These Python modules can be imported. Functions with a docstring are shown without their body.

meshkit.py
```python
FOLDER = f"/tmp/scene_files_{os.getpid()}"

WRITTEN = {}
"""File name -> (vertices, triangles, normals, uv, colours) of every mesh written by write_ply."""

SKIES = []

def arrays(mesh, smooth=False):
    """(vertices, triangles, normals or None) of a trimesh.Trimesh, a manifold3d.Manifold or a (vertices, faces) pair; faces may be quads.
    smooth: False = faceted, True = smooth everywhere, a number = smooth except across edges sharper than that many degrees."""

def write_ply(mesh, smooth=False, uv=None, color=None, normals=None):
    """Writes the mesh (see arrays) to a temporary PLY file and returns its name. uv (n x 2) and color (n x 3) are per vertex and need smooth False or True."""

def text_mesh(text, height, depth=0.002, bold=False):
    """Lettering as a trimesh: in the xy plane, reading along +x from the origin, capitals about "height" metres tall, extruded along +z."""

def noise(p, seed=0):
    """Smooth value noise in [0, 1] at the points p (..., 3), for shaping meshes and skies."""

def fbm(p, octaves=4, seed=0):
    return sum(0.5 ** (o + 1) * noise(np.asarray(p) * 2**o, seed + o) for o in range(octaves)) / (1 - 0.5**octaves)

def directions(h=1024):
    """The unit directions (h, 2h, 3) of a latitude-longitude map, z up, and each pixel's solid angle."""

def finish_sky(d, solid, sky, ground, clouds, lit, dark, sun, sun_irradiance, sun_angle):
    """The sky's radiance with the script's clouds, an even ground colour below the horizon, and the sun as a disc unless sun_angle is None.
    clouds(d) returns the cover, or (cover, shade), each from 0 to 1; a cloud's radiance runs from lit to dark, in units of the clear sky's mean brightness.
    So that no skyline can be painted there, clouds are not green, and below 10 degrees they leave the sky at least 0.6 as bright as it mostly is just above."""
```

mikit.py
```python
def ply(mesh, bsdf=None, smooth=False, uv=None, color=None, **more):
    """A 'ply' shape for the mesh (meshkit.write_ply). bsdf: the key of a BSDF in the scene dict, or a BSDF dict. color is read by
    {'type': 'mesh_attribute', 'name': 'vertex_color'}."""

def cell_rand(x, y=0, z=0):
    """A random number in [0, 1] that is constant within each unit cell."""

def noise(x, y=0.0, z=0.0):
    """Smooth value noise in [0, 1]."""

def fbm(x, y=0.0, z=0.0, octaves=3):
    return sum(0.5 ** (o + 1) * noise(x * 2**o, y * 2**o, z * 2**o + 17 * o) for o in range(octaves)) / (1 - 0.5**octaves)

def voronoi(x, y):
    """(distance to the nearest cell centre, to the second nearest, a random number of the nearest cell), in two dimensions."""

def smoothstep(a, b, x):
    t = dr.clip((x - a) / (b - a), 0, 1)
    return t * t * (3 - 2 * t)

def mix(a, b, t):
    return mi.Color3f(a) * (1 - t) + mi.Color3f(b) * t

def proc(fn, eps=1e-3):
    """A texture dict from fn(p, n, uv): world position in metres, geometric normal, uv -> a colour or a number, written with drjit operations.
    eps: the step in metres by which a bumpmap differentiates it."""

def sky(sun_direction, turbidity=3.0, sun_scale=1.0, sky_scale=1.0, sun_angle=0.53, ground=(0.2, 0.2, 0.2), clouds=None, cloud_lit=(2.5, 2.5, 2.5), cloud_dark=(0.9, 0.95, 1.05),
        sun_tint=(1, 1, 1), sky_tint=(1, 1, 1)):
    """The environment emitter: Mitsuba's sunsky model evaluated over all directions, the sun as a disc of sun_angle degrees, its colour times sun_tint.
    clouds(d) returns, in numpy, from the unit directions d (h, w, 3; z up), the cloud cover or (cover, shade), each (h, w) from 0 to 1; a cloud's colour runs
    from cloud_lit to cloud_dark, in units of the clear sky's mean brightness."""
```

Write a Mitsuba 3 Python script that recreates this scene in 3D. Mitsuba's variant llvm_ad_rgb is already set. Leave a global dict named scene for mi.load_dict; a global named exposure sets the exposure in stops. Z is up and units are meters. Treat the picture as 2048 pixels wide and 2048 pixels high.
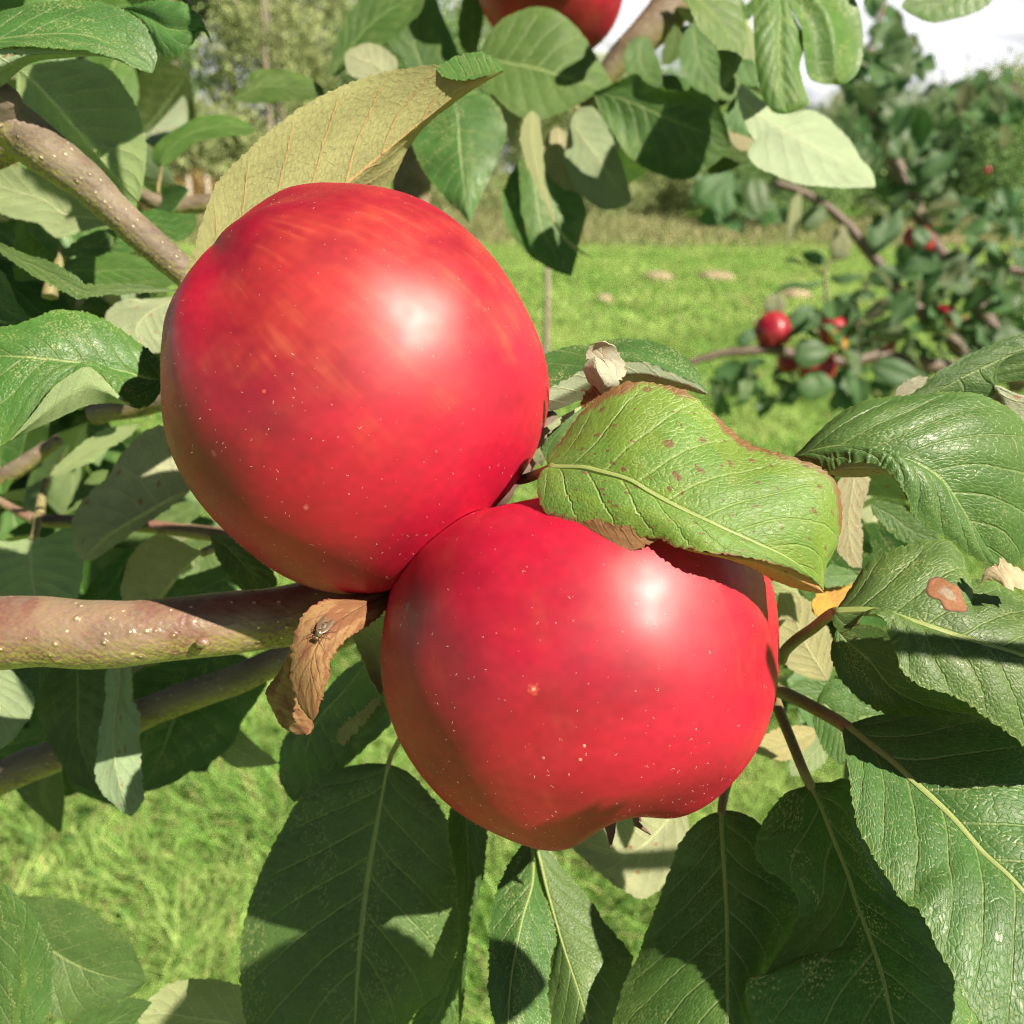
import math, random
import numpy as np
import trimesh
import drjit as dr
import mitsuba as mi
import mikit, meshkit
from mikit import noise, fbm, voronoi, cell_rand, smoothstep, mix
from scipy.interpolate import Akima1DInterpolator, RegularGridInterpolator

scene, labels = {}, {}
rng = np.random.default_rng(7)

# ------------------------------------------------------------------ camera, sky, exposure
CAM_H, PITCH, F = 1.35, 19.0, 1975.0          # F: focal length in photo pixels (2048 wide)
cp, sp_ = math.cos(math.radians(PITCH)), math.sin(math.radians(PITCH))
EYE = np.array([0.0, 0.0, CAM_H])
RIGHT, FWD, UP = np.array([1.0, 0, 0]), np.array([0, cp, -sp_]), np.array([0, sp_, cp])
T4 = mi.ScalarTransform4f
scene['camera'] = {'type': 'thinlens', 'fov': 2 * math.degrees(math.atan(1024 / F)), 'fov_axis': 'x',
                   'aperture_radius': 0.00072, 'focus_distance': 0.178, 'near_clip': 0.01, 'far_clip': 2000.0,
                   'to_world': T4().look_at(origin=EYE.tolist(), target=(EYE + FWD).tolist(), up=[0, 0, 1])}
SUN = (0.58, -0.47, 0.67)


def clouds(d):
    q = d / np.maximum(d[..., 2:3] + 0.12, 0.05)
    n = meshkit.fbm(q * np.array([1.1, 1.1, 0.0]) + 5.6, 5, seed=5)
    m = meshkit.fbm(q * np.array([2.3, 2.3, 0.0]) + 9.1, 4, seed=8)
    cover = np.clip((n - 0.31 - 0.90 * d[..., 2]) / 0.12, 0, 1)      # clouds close up towards the horizon
    return cover, np.clip((m - 0.5) * 1.2, 0, 0.5)


scene['sky'] = mikit.sky(SUN, turbidity=3, sun_scale=1.7, sky_scale=0.20, sun_tint=(0.93, 1.0, 1.13), clouds=clouds, cloud_lit=(14.5, 14.5, 14.7), cloud_dark=(11.5, 11.8, 12.2))
exposure = 2.12


# ------------------------------------------------------------------ helpers
def W3(x, y, z):
    """photo pixel (2048 frame) at depth z millimetres -> world point"""
    x, y, z = np.broadcast_arrays(np.asarray(x, float), np.asarray(y, float), np.asarray(z, float))
    m = z / 1000.0
    return EYE + ((x - 1024) / F * m)[..., None] * RIGHT + ((1024 - y) / F * m)[..., None] * UP + m[..., None] * FWD


TILES = {'A': (0, 0, 700), 'B': (650, 0, 700), 'C': (1348, 0, 700), 'D': (0, 600, 700), 'E': (1348, 650, 700), 'F': (0, 1348, 700),
         'G': (650, 1348, 700), 'H': (1348, 1348, 700), 'I': (900, 600, 700), 'J': (450, 1000, 700), 'K': (0, 950, 700), 'L': (1150, 0, 600), 'W': (0, 0, 2048)}


def px(tile, pts):
    ox, oy, s = TILES[tile]
    a = np.asarray(pts, float).reshape(-1, 2) * (s / 1932.0)
    return a + [ox, oy]


def numbered(key):
    if key not in scene and key not in USED:
        USED.add(key)
        return key
    n = 1
    while f'{key}_{n:03d}' in USED:
        n += 1
    key = f'{key}_{n:03d}'
    USED.add(key)
    return key


USED = set()


def resample(p, n):
    """Akima spline through p (k, d), n points even in arc length"""
    p = np.asarray(p, float)
    if len(p) < 3:
        p = np.vstack([p[0], p.mean(0), p[-1]])
    c = np.r_[0, np.cumsum(np.linalg.norm(np.diff(p[:, :2], axis=0), axis=1) + 1e-6)]
    u = np.linspace(0, c[-1], 400)
    q = Akima1DInterpolator(c, p)(u)
    l = np.r_[0, np.cumsum(np.linalg.norm(np.diff(q[:, :2], axis=0), axis=1) + 1e-9)]
    return np.stack([np.interp(np.linspace(0, l[-1], n), l, q[:, k]) for k in range(q.shape[1])], 1)


def grid_faces(n, m, off=0, flip=False):
    i, j = np.meshgrid(np.arange(n - 1), np.arange(m - 1), indexing='ij')
    a = (i * m + j).ravel() + off
    q = np.stack([a, a + 1, a + m + 1, a + m], 1)
    f = np.vstack([q[:, [0, 1, 2]], q[:, [0, 2, 3]]])
    return f[:, ::-1] if flip else f


def grid_normals(P):
    n = np.cross(np.gradient(P, axis=0), np.gradient(P, axis=1))
    n[0], n[-1] = n[1], n[-2]
    return n / np.maximum(np.linalg.norm(n, axis=2, keepdims=True), 1e-12)


def shell(P, S, t, leaf_id, top, thick=0.00022, toward=None, edge_s=1.0):
    """closed thin leaf from a grid P (n, m, 3); s across, t along; top: the upper side faces the given eye point"""
    n, m = P.shape[:2]
    N = grid_normals(P)
    eye = EYE if toward is None else toward
    if np.sum(N * (eye - P)) < 0:
        N = -N
        flip = False
    else:
        flip = True
    # with flip False grid_faces' winding gives cross(d1, d0)...; test directly
    f = grid_faces(n, m)
    v = P.reshape(-1, 3)
    a = np.cross(v[f[:, 1]] - v[f[:, 0]], v[f[:, 2]] - v[f[:, 0]])
    flip = np.sum(a * N.reshape(-1, 3)[f[:, 0]]) < 0
    A, B = P + N * thick / 2, P - N * thick / 2
    tt, ss = np.broadcast_to(t[:, None], (n, m)), np.broadcast_to(S[None, :], (n, m)) if S.ndim == 1 else S
    uvf = np.stack([tt + (0 if top else 2), ss * edge_s + 4 * leaf_id], -1).reshape(-1, 2)
    uvb = np.stack([tt + (2 if top else 0), ss * edge_s + 4 * leaf_id], -1).reshape(-1, 2)
    k = n * m
    V = [A.reshape(-1, 3), B.reshape(-1, 3)]
    UV = [uvf, uvb]
    Fs = [grid_faces(n, m, 0, flip), grid_faces(n, m, k, not flip)]
    # rim
    ring = np.r_[np.arange(m), np.arange(1, n) * m + m - 1, (n - 1) * m + np.arange(m - 2, -1, -1), np.arange(n - 2, 0, -1) * m]
    r = len(ring)
    V += [A.reshape(-1, 3)[ring], B.reshape(-1, 3)[ring]]
    UV += [uvf[ring], uvf[ring]]
    i = np.arange(r)
    j = (i + 1) % r
    q = np.vstack([np.stack([2 * k + i, 2 * k + j, 2 * k + r + j], 1), np.stack([2 * k + i, 2 * k + r + j, 2 * k + r + i], 1)])
    vv = np.vstack(V)
    c = np.cross(vv[q[:, 1]] - vv[q[:, 0]], vv[q[:, 2]] - vv[q[:, 0]])
    out = vv[q].mean(1) - P.reshape(-1, 3).mean(0)
    if np.sum(c * out) < 0:
        q = q[:, ::-1]
    Fs.append(q)
    return vv, np.vstack(Fs), np.vstack(UV)


def vein_phase(t, s, nv=8.5):
    a = np.abs(s)
    return (t - 0.30 * a + 0.05 * a * a) * nv + np.where(s > 0, 0.5, 0)


def tooth(x):
    f = x - np.floor(x)
    return np.where(f < 0.78, (f / 0.78) ** 1.4, (1 - f) / 0.22)


LEAF_ID = [0]


def patch(tile, B, T, L, R, z, M=None, zl=0.0, zr=0.0, top=1, cup=0.0, pk=0.28, un=0.7, rf=0.6, saw=0.58, nt=110, ns=11, half=False, sl=True, sr=True, lid=None, wid=None):
    """One sheet of a leaf, its outline given by rails at measured distances. Returns (v, f, uv), surface grid"""
    pB, pT = px(tile, B)[0], px(tile, T)[0]
    rl, rr = px(tile, L), px(tile, R)
    z = np.atleast_1d(np.asarray(z, float))
    t = np.linspace(0, 1, nt)
    zm = np.interp(t, np.linspace(0, 1, len(z)), z)
    if len(z) > 2:
        zm = Akima1DInterpolator(np.linspace(0, 1, len(z)), z)(t)
    env = np.sin(np.pi * np.clip(t, 0, 1)) ** 0.6
    l = resample(np.vstack([pB, rl, pT]), nt)
    r = resample(np.vstack([pB, rr, pT]), nt)
    mid = resample(np.vstack([pB, px(tile, M), pT]), nt) if M is not None else 0.5 * (l + r)

    def rail(p, dz):
        return (W3(p[:, 0], p[:, 1], zm + dz) - EYE)
    zl_ = np.interp(t, np.linspace(0, 1, len(np.atleast_1d(zl))), np.atleast_1d(zl)) if np.ndim(zl) else zl * env
    zr_ = np.interp(t, np.linspace(0, 1, len(np.atleast_1d(zr))), np.atleast_1d(zr)) if np.ndim(zr) else zr * env
    Lr, Mr, Rr = rail(l, zl_), rail(mid, np.zeros(nt)), rail(r, zr_)
    lid = LEAF_ID[0] if lid is None else lid
    # serration: outward shift of the two edges
    length = np.r_[0, np.cumsum(np.linalg.norm(np.diff(Mr, axis=0), axis=1))]
    ph = rng.random(2) * 5
    for edge, on, k in ((Lr, sl, 0), (Rr, sr, 1)):
        if not on or saw == 0:
            continue
        o = edge - Mr
        o /= np.maximum(np.linalg.norm(o, axis=1, keepdims=True), 1e-9)
        jit = 0.35 * np.sin(length * 900 + ph[k]) + 0.3 * np.sin(length * 2100 + ph[k] * 2)
        edge += o * (saw * 0.001 * (tooth(length / 0.0026 + jit) - 0.4) * np.clip(env * 1.6, 0, 1))[:, None]
    s = np.sin(np.linspace(-1, 1, 2 * ns + 1) * np.pi / 2 * 0.93) / np.sin(np.pi / 2 * 0.93)
    a = np.abs(s)
    P = np.where((s < 0)[None, :, None], Mr[:, None] * (1 - a)[None, :, None] + Lr[:, None] * a[None, :, None], Mr[:, None] * (1 - a)[None, :, None] + Rr[:, None] * a[None, :, None])
    P[:, ns] = Mr
    P = P + EYE
    N = grid_normals(P)
    if np.sum(N * (EYE - P)) < 0:
        N = -N
    tg, sg = np.meshgrid(t, s, indexing='ij')
    ag = np.abs(sg)
    halfw = 0.5 * (np.linalg.norm(Lr - Mr, axis=1) + np.linalg.norm(Rr - Mr, axis=1)).max()
    scale = np.clip(halfw / 0.014, 0.25, 1.2)
    d = cup * np.sin(np.pi * ag) * env[:, None]
    q = np.stack([tg * 2.2 + lid * 3.1, sg * 1.1, np.zeros_like(tg)], -1)
    d = d + un * scale * (meshkit.fbm(q, 2) - 0.5) * 2.0 * np.clip(ag * 1.5 + 0.2, 0, 1) * env[:, None]
    q2 = np.stack([tg * 7.0 + lid * 1.7, np.sign(sg) * 3.0, np.zeros_like(tg)], -1)
    d = d + rf * scale * (meshkit.noise(q2) - 0.5) * 2.0 * ag ** 2.5 * env[:, None]
    if not half:
        fr = vein_phase(tg, sg)
        fr = np.abs(fr - np.floor(fr) - 0.5) * 2      # 0 on a vein
        puck = (np.clip(fr / 0.7, 0, 1) ** 0.7 - 0.6) * np.clip(ag / 0.2, 0, 1) * np.clip((1.05 - ag) / 0.3, 0, 1)
        q3 = np.stack([tg * 16 + lid, sg * 6, np.zeros_like(tg)], -1)
        puck = puck + 0.6 * (meshkit.noise(q3) - 0.5)
        groove = -0.9 * np.exp(-(ag * halfw / 0.0011) ** 2)
        d = d + (pk * puck + pk * groove * 1.4) * scale * env[:, None] * (1 if top else -1)
    P = P + N * (d * 0.001)[..., None]
    if half:
        S = 0.15 + 0.8 * (s + 1) / 2
    else:
        S = s
    return shell(P, S, t, lid, top), P, (t, s)


def join(parts):
    V, Fc, U, o = [], [], [], 0
    for v, f, u in parts:
        V.append(v), Fc.append(f + o), U.append(u)
        o += len(v)
    return np.vstack(V), np.vstack(Fc), np.vstack(U)


def add_mesh(key, v, f, bsdf, uv=None, smooth=True, kind=None, label=None, **more):
    scene[key] = mikit.ply((v, f), bsdf, smooth=smooth, uv=uv, **more)
    if kind or label:
        labels[key] = {}
        if kind:
            labels[key]['kind'] = kind
        if label:
            labels[key]['label'] = label
    return key


def tube(points, radii, sides=14, cap=True, bump=0.0, seed=0, n=None):
    """tapered tube mesh through world points"""
    p = np.asarray(points, float)
    n = n or max(12, 6 * len(p))
    c = np.r_[0, np.cumsum(np.linalg.norm(np.diff(p, axis=0), axis=1) + 1e-9)]
    u = np.linspace(0, c[-1], n)
    q = Akima1DInterpolator(c, p)(u) if len(p) > 2 else np.stack([np.interp(u, c, p[:, k]) for k in range(3)], 1)
    r = np.interp(u, np.linspace(0, c[-1], len(np.atleast_1d(radii))), np.atleast_1d(radii)) if np.ndim(radii) else np.full(n, radii)
    tg = np.gradient(q, axis=0)
    tg /= np.linalg.norm(tg, axis=1, keepdims=True) + 1e-12
    x = np.cross(tg[0], [0.31, 0.2, 0.93])
    x /= np.linalg.norm(x)
    V, U = [], []
    ang = np.arange(sides + 1) / sides * 2 * np.pi
    for i in range(n):
        x = x - tg[i] * (x @ tg[i])
        x /= np.linalg.norm(x) + 1e-12
        y = np.cross(tg[i], x)
        rr = r[i] * np.ones(sides + 1)
        if bump:
            k = np.stack([np.cos(ang) * 1.6 + seed, np.sin(ang) * 1.6, np.full_like(ang, u[i] / max(r[i], 1e-4) * 0.5)], -1)
            rr = rr * (1 + bump * (meshkit.fbm(k, 3, seed) - 0.5) * 2)
        V.append(q[i] + rr[:, None] * (np.cos(ang)[:, None] * x + np.sin(ang)[:, None] * y))
        U.append(np.stack([np.full(sides + 1, u[i]), ang], -1))
    V, U = np.vstack(V), np.vstack(U)
    f = grid_faces(n, sides + 1)
    a = np.cross(V[f[:, 1]] - V[f[:, 0]], V[f[:, 2]] - V[f[:, 0]])
    if np.sum(a * (V[f].mean(1) - np.repeat(q, sides + 1, 0)[f[:, 0]])) < 0:
        f = f[:, ::-1]
    if cap:
        for end, i0 in ((q[0] - tg[0] * r[0] * 0.4, 0), (q[-1] + tg[-1] * r[-1] * 0.4, (n - 1) * (sides + 1))):
            k = len(V)
            V, U = np.vstack([V, end]), np.vstack([U, [0, 0]])
            j = np.arange(sides) + i0
            tri = np.stack([np.full(sides, k), j, j + 1], 1)
            if i0 == 0:
                nrm = np.cross(V[tri[0, 1]] - V[k], V[tri[0, 2]] - V[k])
                tri = tri if nrm @ tg[0] < 0 else tri[:, ::-1]
            else:
                nrm = np.cross(V[tri[0, 1]] - V[k], V[tri[0, 2]] - V[k])
                tri = tri if nrm @ tg[-1] > 0 else tri[:, ::-1]
            f = np.vstack([f, tri])
    return V, f, U


def ptube(tile, pts, radii, **k):
    """tube through (x, y, z) pixel/depth points"""
    a = np.asarray(pts, float).reshape(-1, 3)
    xy = px(tile, a[:, :2])
    return tube(W3(xy[:, 0], xy[:, 1], a[:, 2]), radii, **k)


# ------------------------------------------------------------------ materials
def frac(x):
    return x - dr.floor(x)


def leaf_uv(uv):
    under = uv.x > 1.5
    t = uv.x - dr.select(under, 2.0, 0.0)
    lid = dr.floor((uv.y + 2) / 4)
    return t, uv.y - 4 * lid, lid, under


def leaf_veins(t, s, w=0.042):
    a = dr.abs(s)
    ph = (t - 0.30 * a + 0.05 * a * a) * 8.5 + dr.select(s > 0, 0.5, 0.0)
    ph += 0.10 * (noise(t * 9, s * 4) - 0.5)
    d = dr.abs(frac(ph) - 0.5) / 8.5
    ww = 0.0065 * (1.15 - 0.7 * a)
    sec = (1 - smoothstep(ww * 0.45, ww, d)) * (1 - smoothstep(0.75, 1.0, a))
    wm = w * (1.1 - 0.85 * t)
    mid = 1 - smoothstep(wm * 0.6, wm, a)
    return mid, sec


def leaf_net(t, s):
    x, y = t * 64 - dr.abs(s) * 14, s * 17
    d1, d2, r = voronoi(x + 0.25 * noise(x, y), y)
    return 1 - smoothstep(0.03, 0.16, d2 - d1), d1, r


def leaf_colour(top, under, vein, uvein, edge, speck=0.5, brown=0.0, mottle=0.0, rust=0.76):
    def fn(p, n, uv):
        t, s, lid, un = leaf_uv(uv)
        a = dr.abs(s)
        r1, r2, r3 = cell_rand(lid, 3), cell_rand(lid, 5), cell_rand(lid, 9)
        mid, sec = leaf_veins(t, s)
        net, d1, cr = leaf_net(t, s)
        tint = mi.Color3f(0.82 + 0.4 * r1, 0.88 + 0.24 * r2, 0.8 + 0.4 * r3)
        big = fbm(t * 6 + lid * 3.3, s * 3, 0, 3)
        base = mi.Color3f(top) * tint * (0.72 + 0.42 * big + 0.12 * cr)
        base = mix(base, mi.Color3f(edge), 0.30 * smoothstep(0.93, 1.0, a) + 0.22 * smoothstep(0.55, 0.9, fbm(t * 5 + lid * 7, s * 2.4 + 5)))
        if mottle:
            base = mix(base, mi.Color3f(edge), mottle * smoothstep(0.42, 0.62, fbm(t * 7 + lid, s * 3.5 + 2)))
        base = mix(base, mi.Color3f(vein), 0.24 * net * (1 - mid))
        base = mix(base, mi.Color3f(vein), dr.maximum(0.55 * sec, 0.95 * mid))
        # pale stipple in clusters (mite and hopper marks)
        cl = smoothstep(0.50, 0.66, fbm(t * 9 + lid * 5, s * 4.5 + 7, 0, 2))
        v1, v2, vr = voronoi(t * 85 + lid, s * 31)
        dots = (1 - smoothstep(0.22, 0.42, v1 + 0.3 * (noise(t * 300, s * 110) - 0.5))) * dr.select(vr > 0.45, 1.0, 0.0) * (cl + 0.10 * dr.select(vr > 0.9, 1.0, 0.0))
        base = mix(base, mi.Color3f(0.58, 0.60, 0.26), speck * dots * (0.35 + 0.65 * smoothstep(0.1, 0.6, cell_rand(lid, 21))))
        if brown:
            b1, b2, br = voronoi(t * 17 + lid * 2, s * 7)
            rad = 0.04 + 0.22 * br * br * br
            blot = (1 - smoothstep(rad * 0.6, rad, b1 + 0.15 * (noise(t * 90, s * 40) - 0.5))) * dr.select(br > 0.35, 1.0, 0.0)
            base = mix(base, mi.Color3f(0.20, 0.075, 0.05), brown * blot)
            em = smoothstep(0.90, 0.98, a + 0.20 * (fbm(t * 16, s * 2 + lid, 0, 2) - 0.52))
            base = mix(base, mi.Color3f(0.26, 0.07, 0.05), brown * em)
        ub = mi.Color3f(under) * tint * (0.84 + 0.32 * big)
        ub = mix(ub, ub * 0.72, 0.6 * smoothstep(0.25, 0.6, d1) * 0.5 + 0.25 * net)
        ub = mix(ub, mi.Color3f(uvein), dr.maximum(0.55 * sec, 0.9 * mid))
        fuzz = noise(t * 420, s * 170) * 0.25 + 0.87
        b1, b2, br = voronoi(t * 9 + lid * 2.7, s * 3.3 + lid)
        bl = (1 - smoothstep(0.10, 0.15, b1)) * dr.select(br > rust, 1.0, 0.0) * dr.select(r3 > 0.6, 1.0, 0.0)
        ub = mix(ub * fuzz, mi.Color3f(0.34, 0.10, 0.05), 0.75 * bl)
        return dr.select(un, ub, base)
    return fn


def leaf_bump(p, n, uv):
    t, s, lid, un = leaf_uv(uv)
    mid, sec = leaf_veins(t, s, 0.05)
    net, d1, r = leaf_net(t, s)
    h = -0.45 * net - 0.8 * sec - 0.6 * mid + 0.25 * noise(t * 60, s * 24)
    return 0.5 + dr.select(un, -h * 1.1, h) * 0.5


def leaf_rough(lo, hi):
    def fn(p, n, uv):
        t, s, lid, un = leaf_uv(uv)
        return dr.select(un, hi, lo + 0.14 * noise(t * 30, s * 12, lid) + 0.10 * cell_rand(lid, 12))
    return fn


def leaf_material(key, top, under, vein, uvein, edge, rough=(0.30, 0.75), trans=0.9, bump=0.0004, **k):
    colour, rg = mikit.proc(leaf_colour(top, under, vein, uvein, edge, **k)), mikit.proc(leaf_rough(*rough))
    thin = {'type': 'principledthin', 'base_color': colour, 'roughness': 0.6, 'diff_trans': min(1.9, trans * 1.75), 'spec_trans': 0.0}
    coat = {'type': 'principled', 'base_color': colour, 'roughness': rg, 'specular': 0.60}
    scene[key] = {'type': 'bumpmap', 'arbitrary': mikit.proc(leaf_bump, 1.5e-4), 'scale': bump, 'nested': {'type': 'blendbsdf', 'weight': 0.56, 'a': thin, 'b': coat}}


leaf_material('leaf_green', (0.080, 0.180, 0.038), (0.40, 0.45, 0.235), (0.27, 0.37, 0.14), (0.60, 0.63, 0.36), (0.19, 0.29, 0.05), rough=(0.29, 0.8))
leaf_material('leaf_pale', (0.100, 0.195, 0.058), (0.37, 0.41, 0.275), (0.27, 0.37, 0.14), (0.44, 0.47, 0.32), (0.24, 0.36, 0.06), rough=(0.3, 0.6), trans=0.7, rust=2.0)
leaf_material('leaf_yellowing', (0.13, 0.32, 0.045), (0.60, 0.42, 0.13), (0.36, 0.50, 0.16), (0.6, 0.5, 0.2), (0.26, 0.34, 0.03), brown=0.75, mottle=0.3, speck=0.6, rough=(0.33, 0.7))
leaf_material('leaf_bronze', (0.10, 0.24, 0.04), (0.43, 0.375, 0.155), (0.36, 0.46, 0.17), (0.58, 0.38, 0.16), (0.3, 0.3, 0.06), rough=(0.35, 0.9), bump=0.0005, rust=2.0)
leaf_material('leaf_dry', (0.40, 0.205, 0.10), (0.30, 0.13, 0.06), (0.16, 0.065, 0.03), (0.22, 0.09, 0.04), (0.20, 0.075, 0.035), rough=(0.65, 0.8), trans=0.5, speck=0.0, brown=0.5, mottle=0.75, bump=0.0005)
leaf_material('leaf_orange', (0.62, 0.33, 0.03), (0.6, 0.4, 0.12), (0.6, 0.4, 0.1), (0.6, 0.45, 0.2), (0.45, 0.12, 0.02), brown=0.6, speck=0.0, mottle=0.4)
leaf_material('leaf_bleached', (0.52, 0.43, 0.30), (0.50, 0.42, 0.29), (0.6, 0.5, 0.35), (0.55, 0.45, 0.3), (0.55, 0.4, 0.25), rough=(0.6, 0.8), trans=0.5, speck=0.0, mottle=0.3)


def bark_colour(p, n, uv, ca=(0.175, 0.085, 0.070), cb=(0.23, 0.155, 0.110)):
    q = p * 1000
    big = fbm(q.x * 0.12, q.y * 0.12, q.z * 0.12, 3)
    fine = fbm(q.x * 1.6, q.y * 1.6, q.z * 1.6, 3)
    c = mix(ca, cb, smoothstep(0.35, 0.65, big))
    c = mix(c, mi.Color3f(0.19, 0.165, 0.12), 0.40 * smoothstep(0.5, 0.7, fbm(q.x * 0.3 + 9, q.y * 0.3, q.z * 0.3)))
    # green algae on the underside of the wood
    alg = smoothstep(0.0, 0.9, 0.35 - n.z) * 0.8 + 0.12
    c = mix(c, mi.Color3f(0.27, 0.255, 0.06), smoothstep(0.60, 0.44, fine) * alg)
    d1, d2, r = voronoi(uv.x * 260, uv.y * 2.0)
    len_ = (1 - smoothstep(0.04, 0.04 + 0.11 * frac(r * 17), d1)) * dr.select(r > 0.55, 1.0, 0.0)
    return mix(c, mi.Color3f(0.62, 0.54, 0.34), 0.85 * len_)


def bark_bump(p, n, uv):
    q = p * 1000
    d1, d2, r = voronoi(uv.x * 260, uv.y * 2.0)
    return 0.5 * fbm(q.x * 1.1, q.y * 1.1, q.z * 1.1, 3) + 0.3 * (1 - smoothstep(0.1, 0.25, d1)) * dr.select(r > 0.70, 1.0, 0.0)


scene['bark'] = {'type': 'bumpmap', 'arbitrary': mikit.proc(bark_bump, 2e-4), 'scale': 0.0006,
                 'nested': {'type': 'principled', 'base_color': mikit.proc(bark_colour), 'roughness': 0.36, 'specular': 0.75}}


scene['bark_grey'] = {'type': 'bumpmap', 'arbitrary': mikit.proc(bark_bump, 2e-4), 'scale': 0.0007,
                      'nested': {'type': 'principled', 'base_color': mikit.proc(lambda p, n, uv: bark_colour(p, n, uv, (0.125, 0.095, 0.075), (0.19, 0.15, 0.115))), 'roughness': 0.6, 'specular': 0.35}}


def petiole_colour(p, n, uv):
    q = p * 1000
    return mix((0.21, 0.145, 0.075), (0.20, 0.21, 0.085), fbm(q.x * 0.25, q.y * 0.25, q.z * 0.25)) * (0.85 + 0.3 * noise(q.x * 3, q.y * 3, q.z * 3))


scene['petiole'] = {'type': 'principled', 'base_color': mikit.proc(petiole_colour), 'roughness': 0.65}
scene['midrib'] = {'type': 'principled', 'base_color': {'type': 'rgb', 'value': [0.22, 0.28, 0.085]}, 'roughness': 0.55}
scene['old_wood'] = {'type': 'principled', 'base_color': mikit.proc(lambda p, n, uv: mix((0.07, 0.05, 0.04), (0.20, 0.16, 0.12), fbm(p.x * 220, p.y * 220, p.z * 220, 3))), 'roughness': 0.8}


MARKS = []        # small marks on the skin: place, radius in mm, colour, strength


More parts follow.
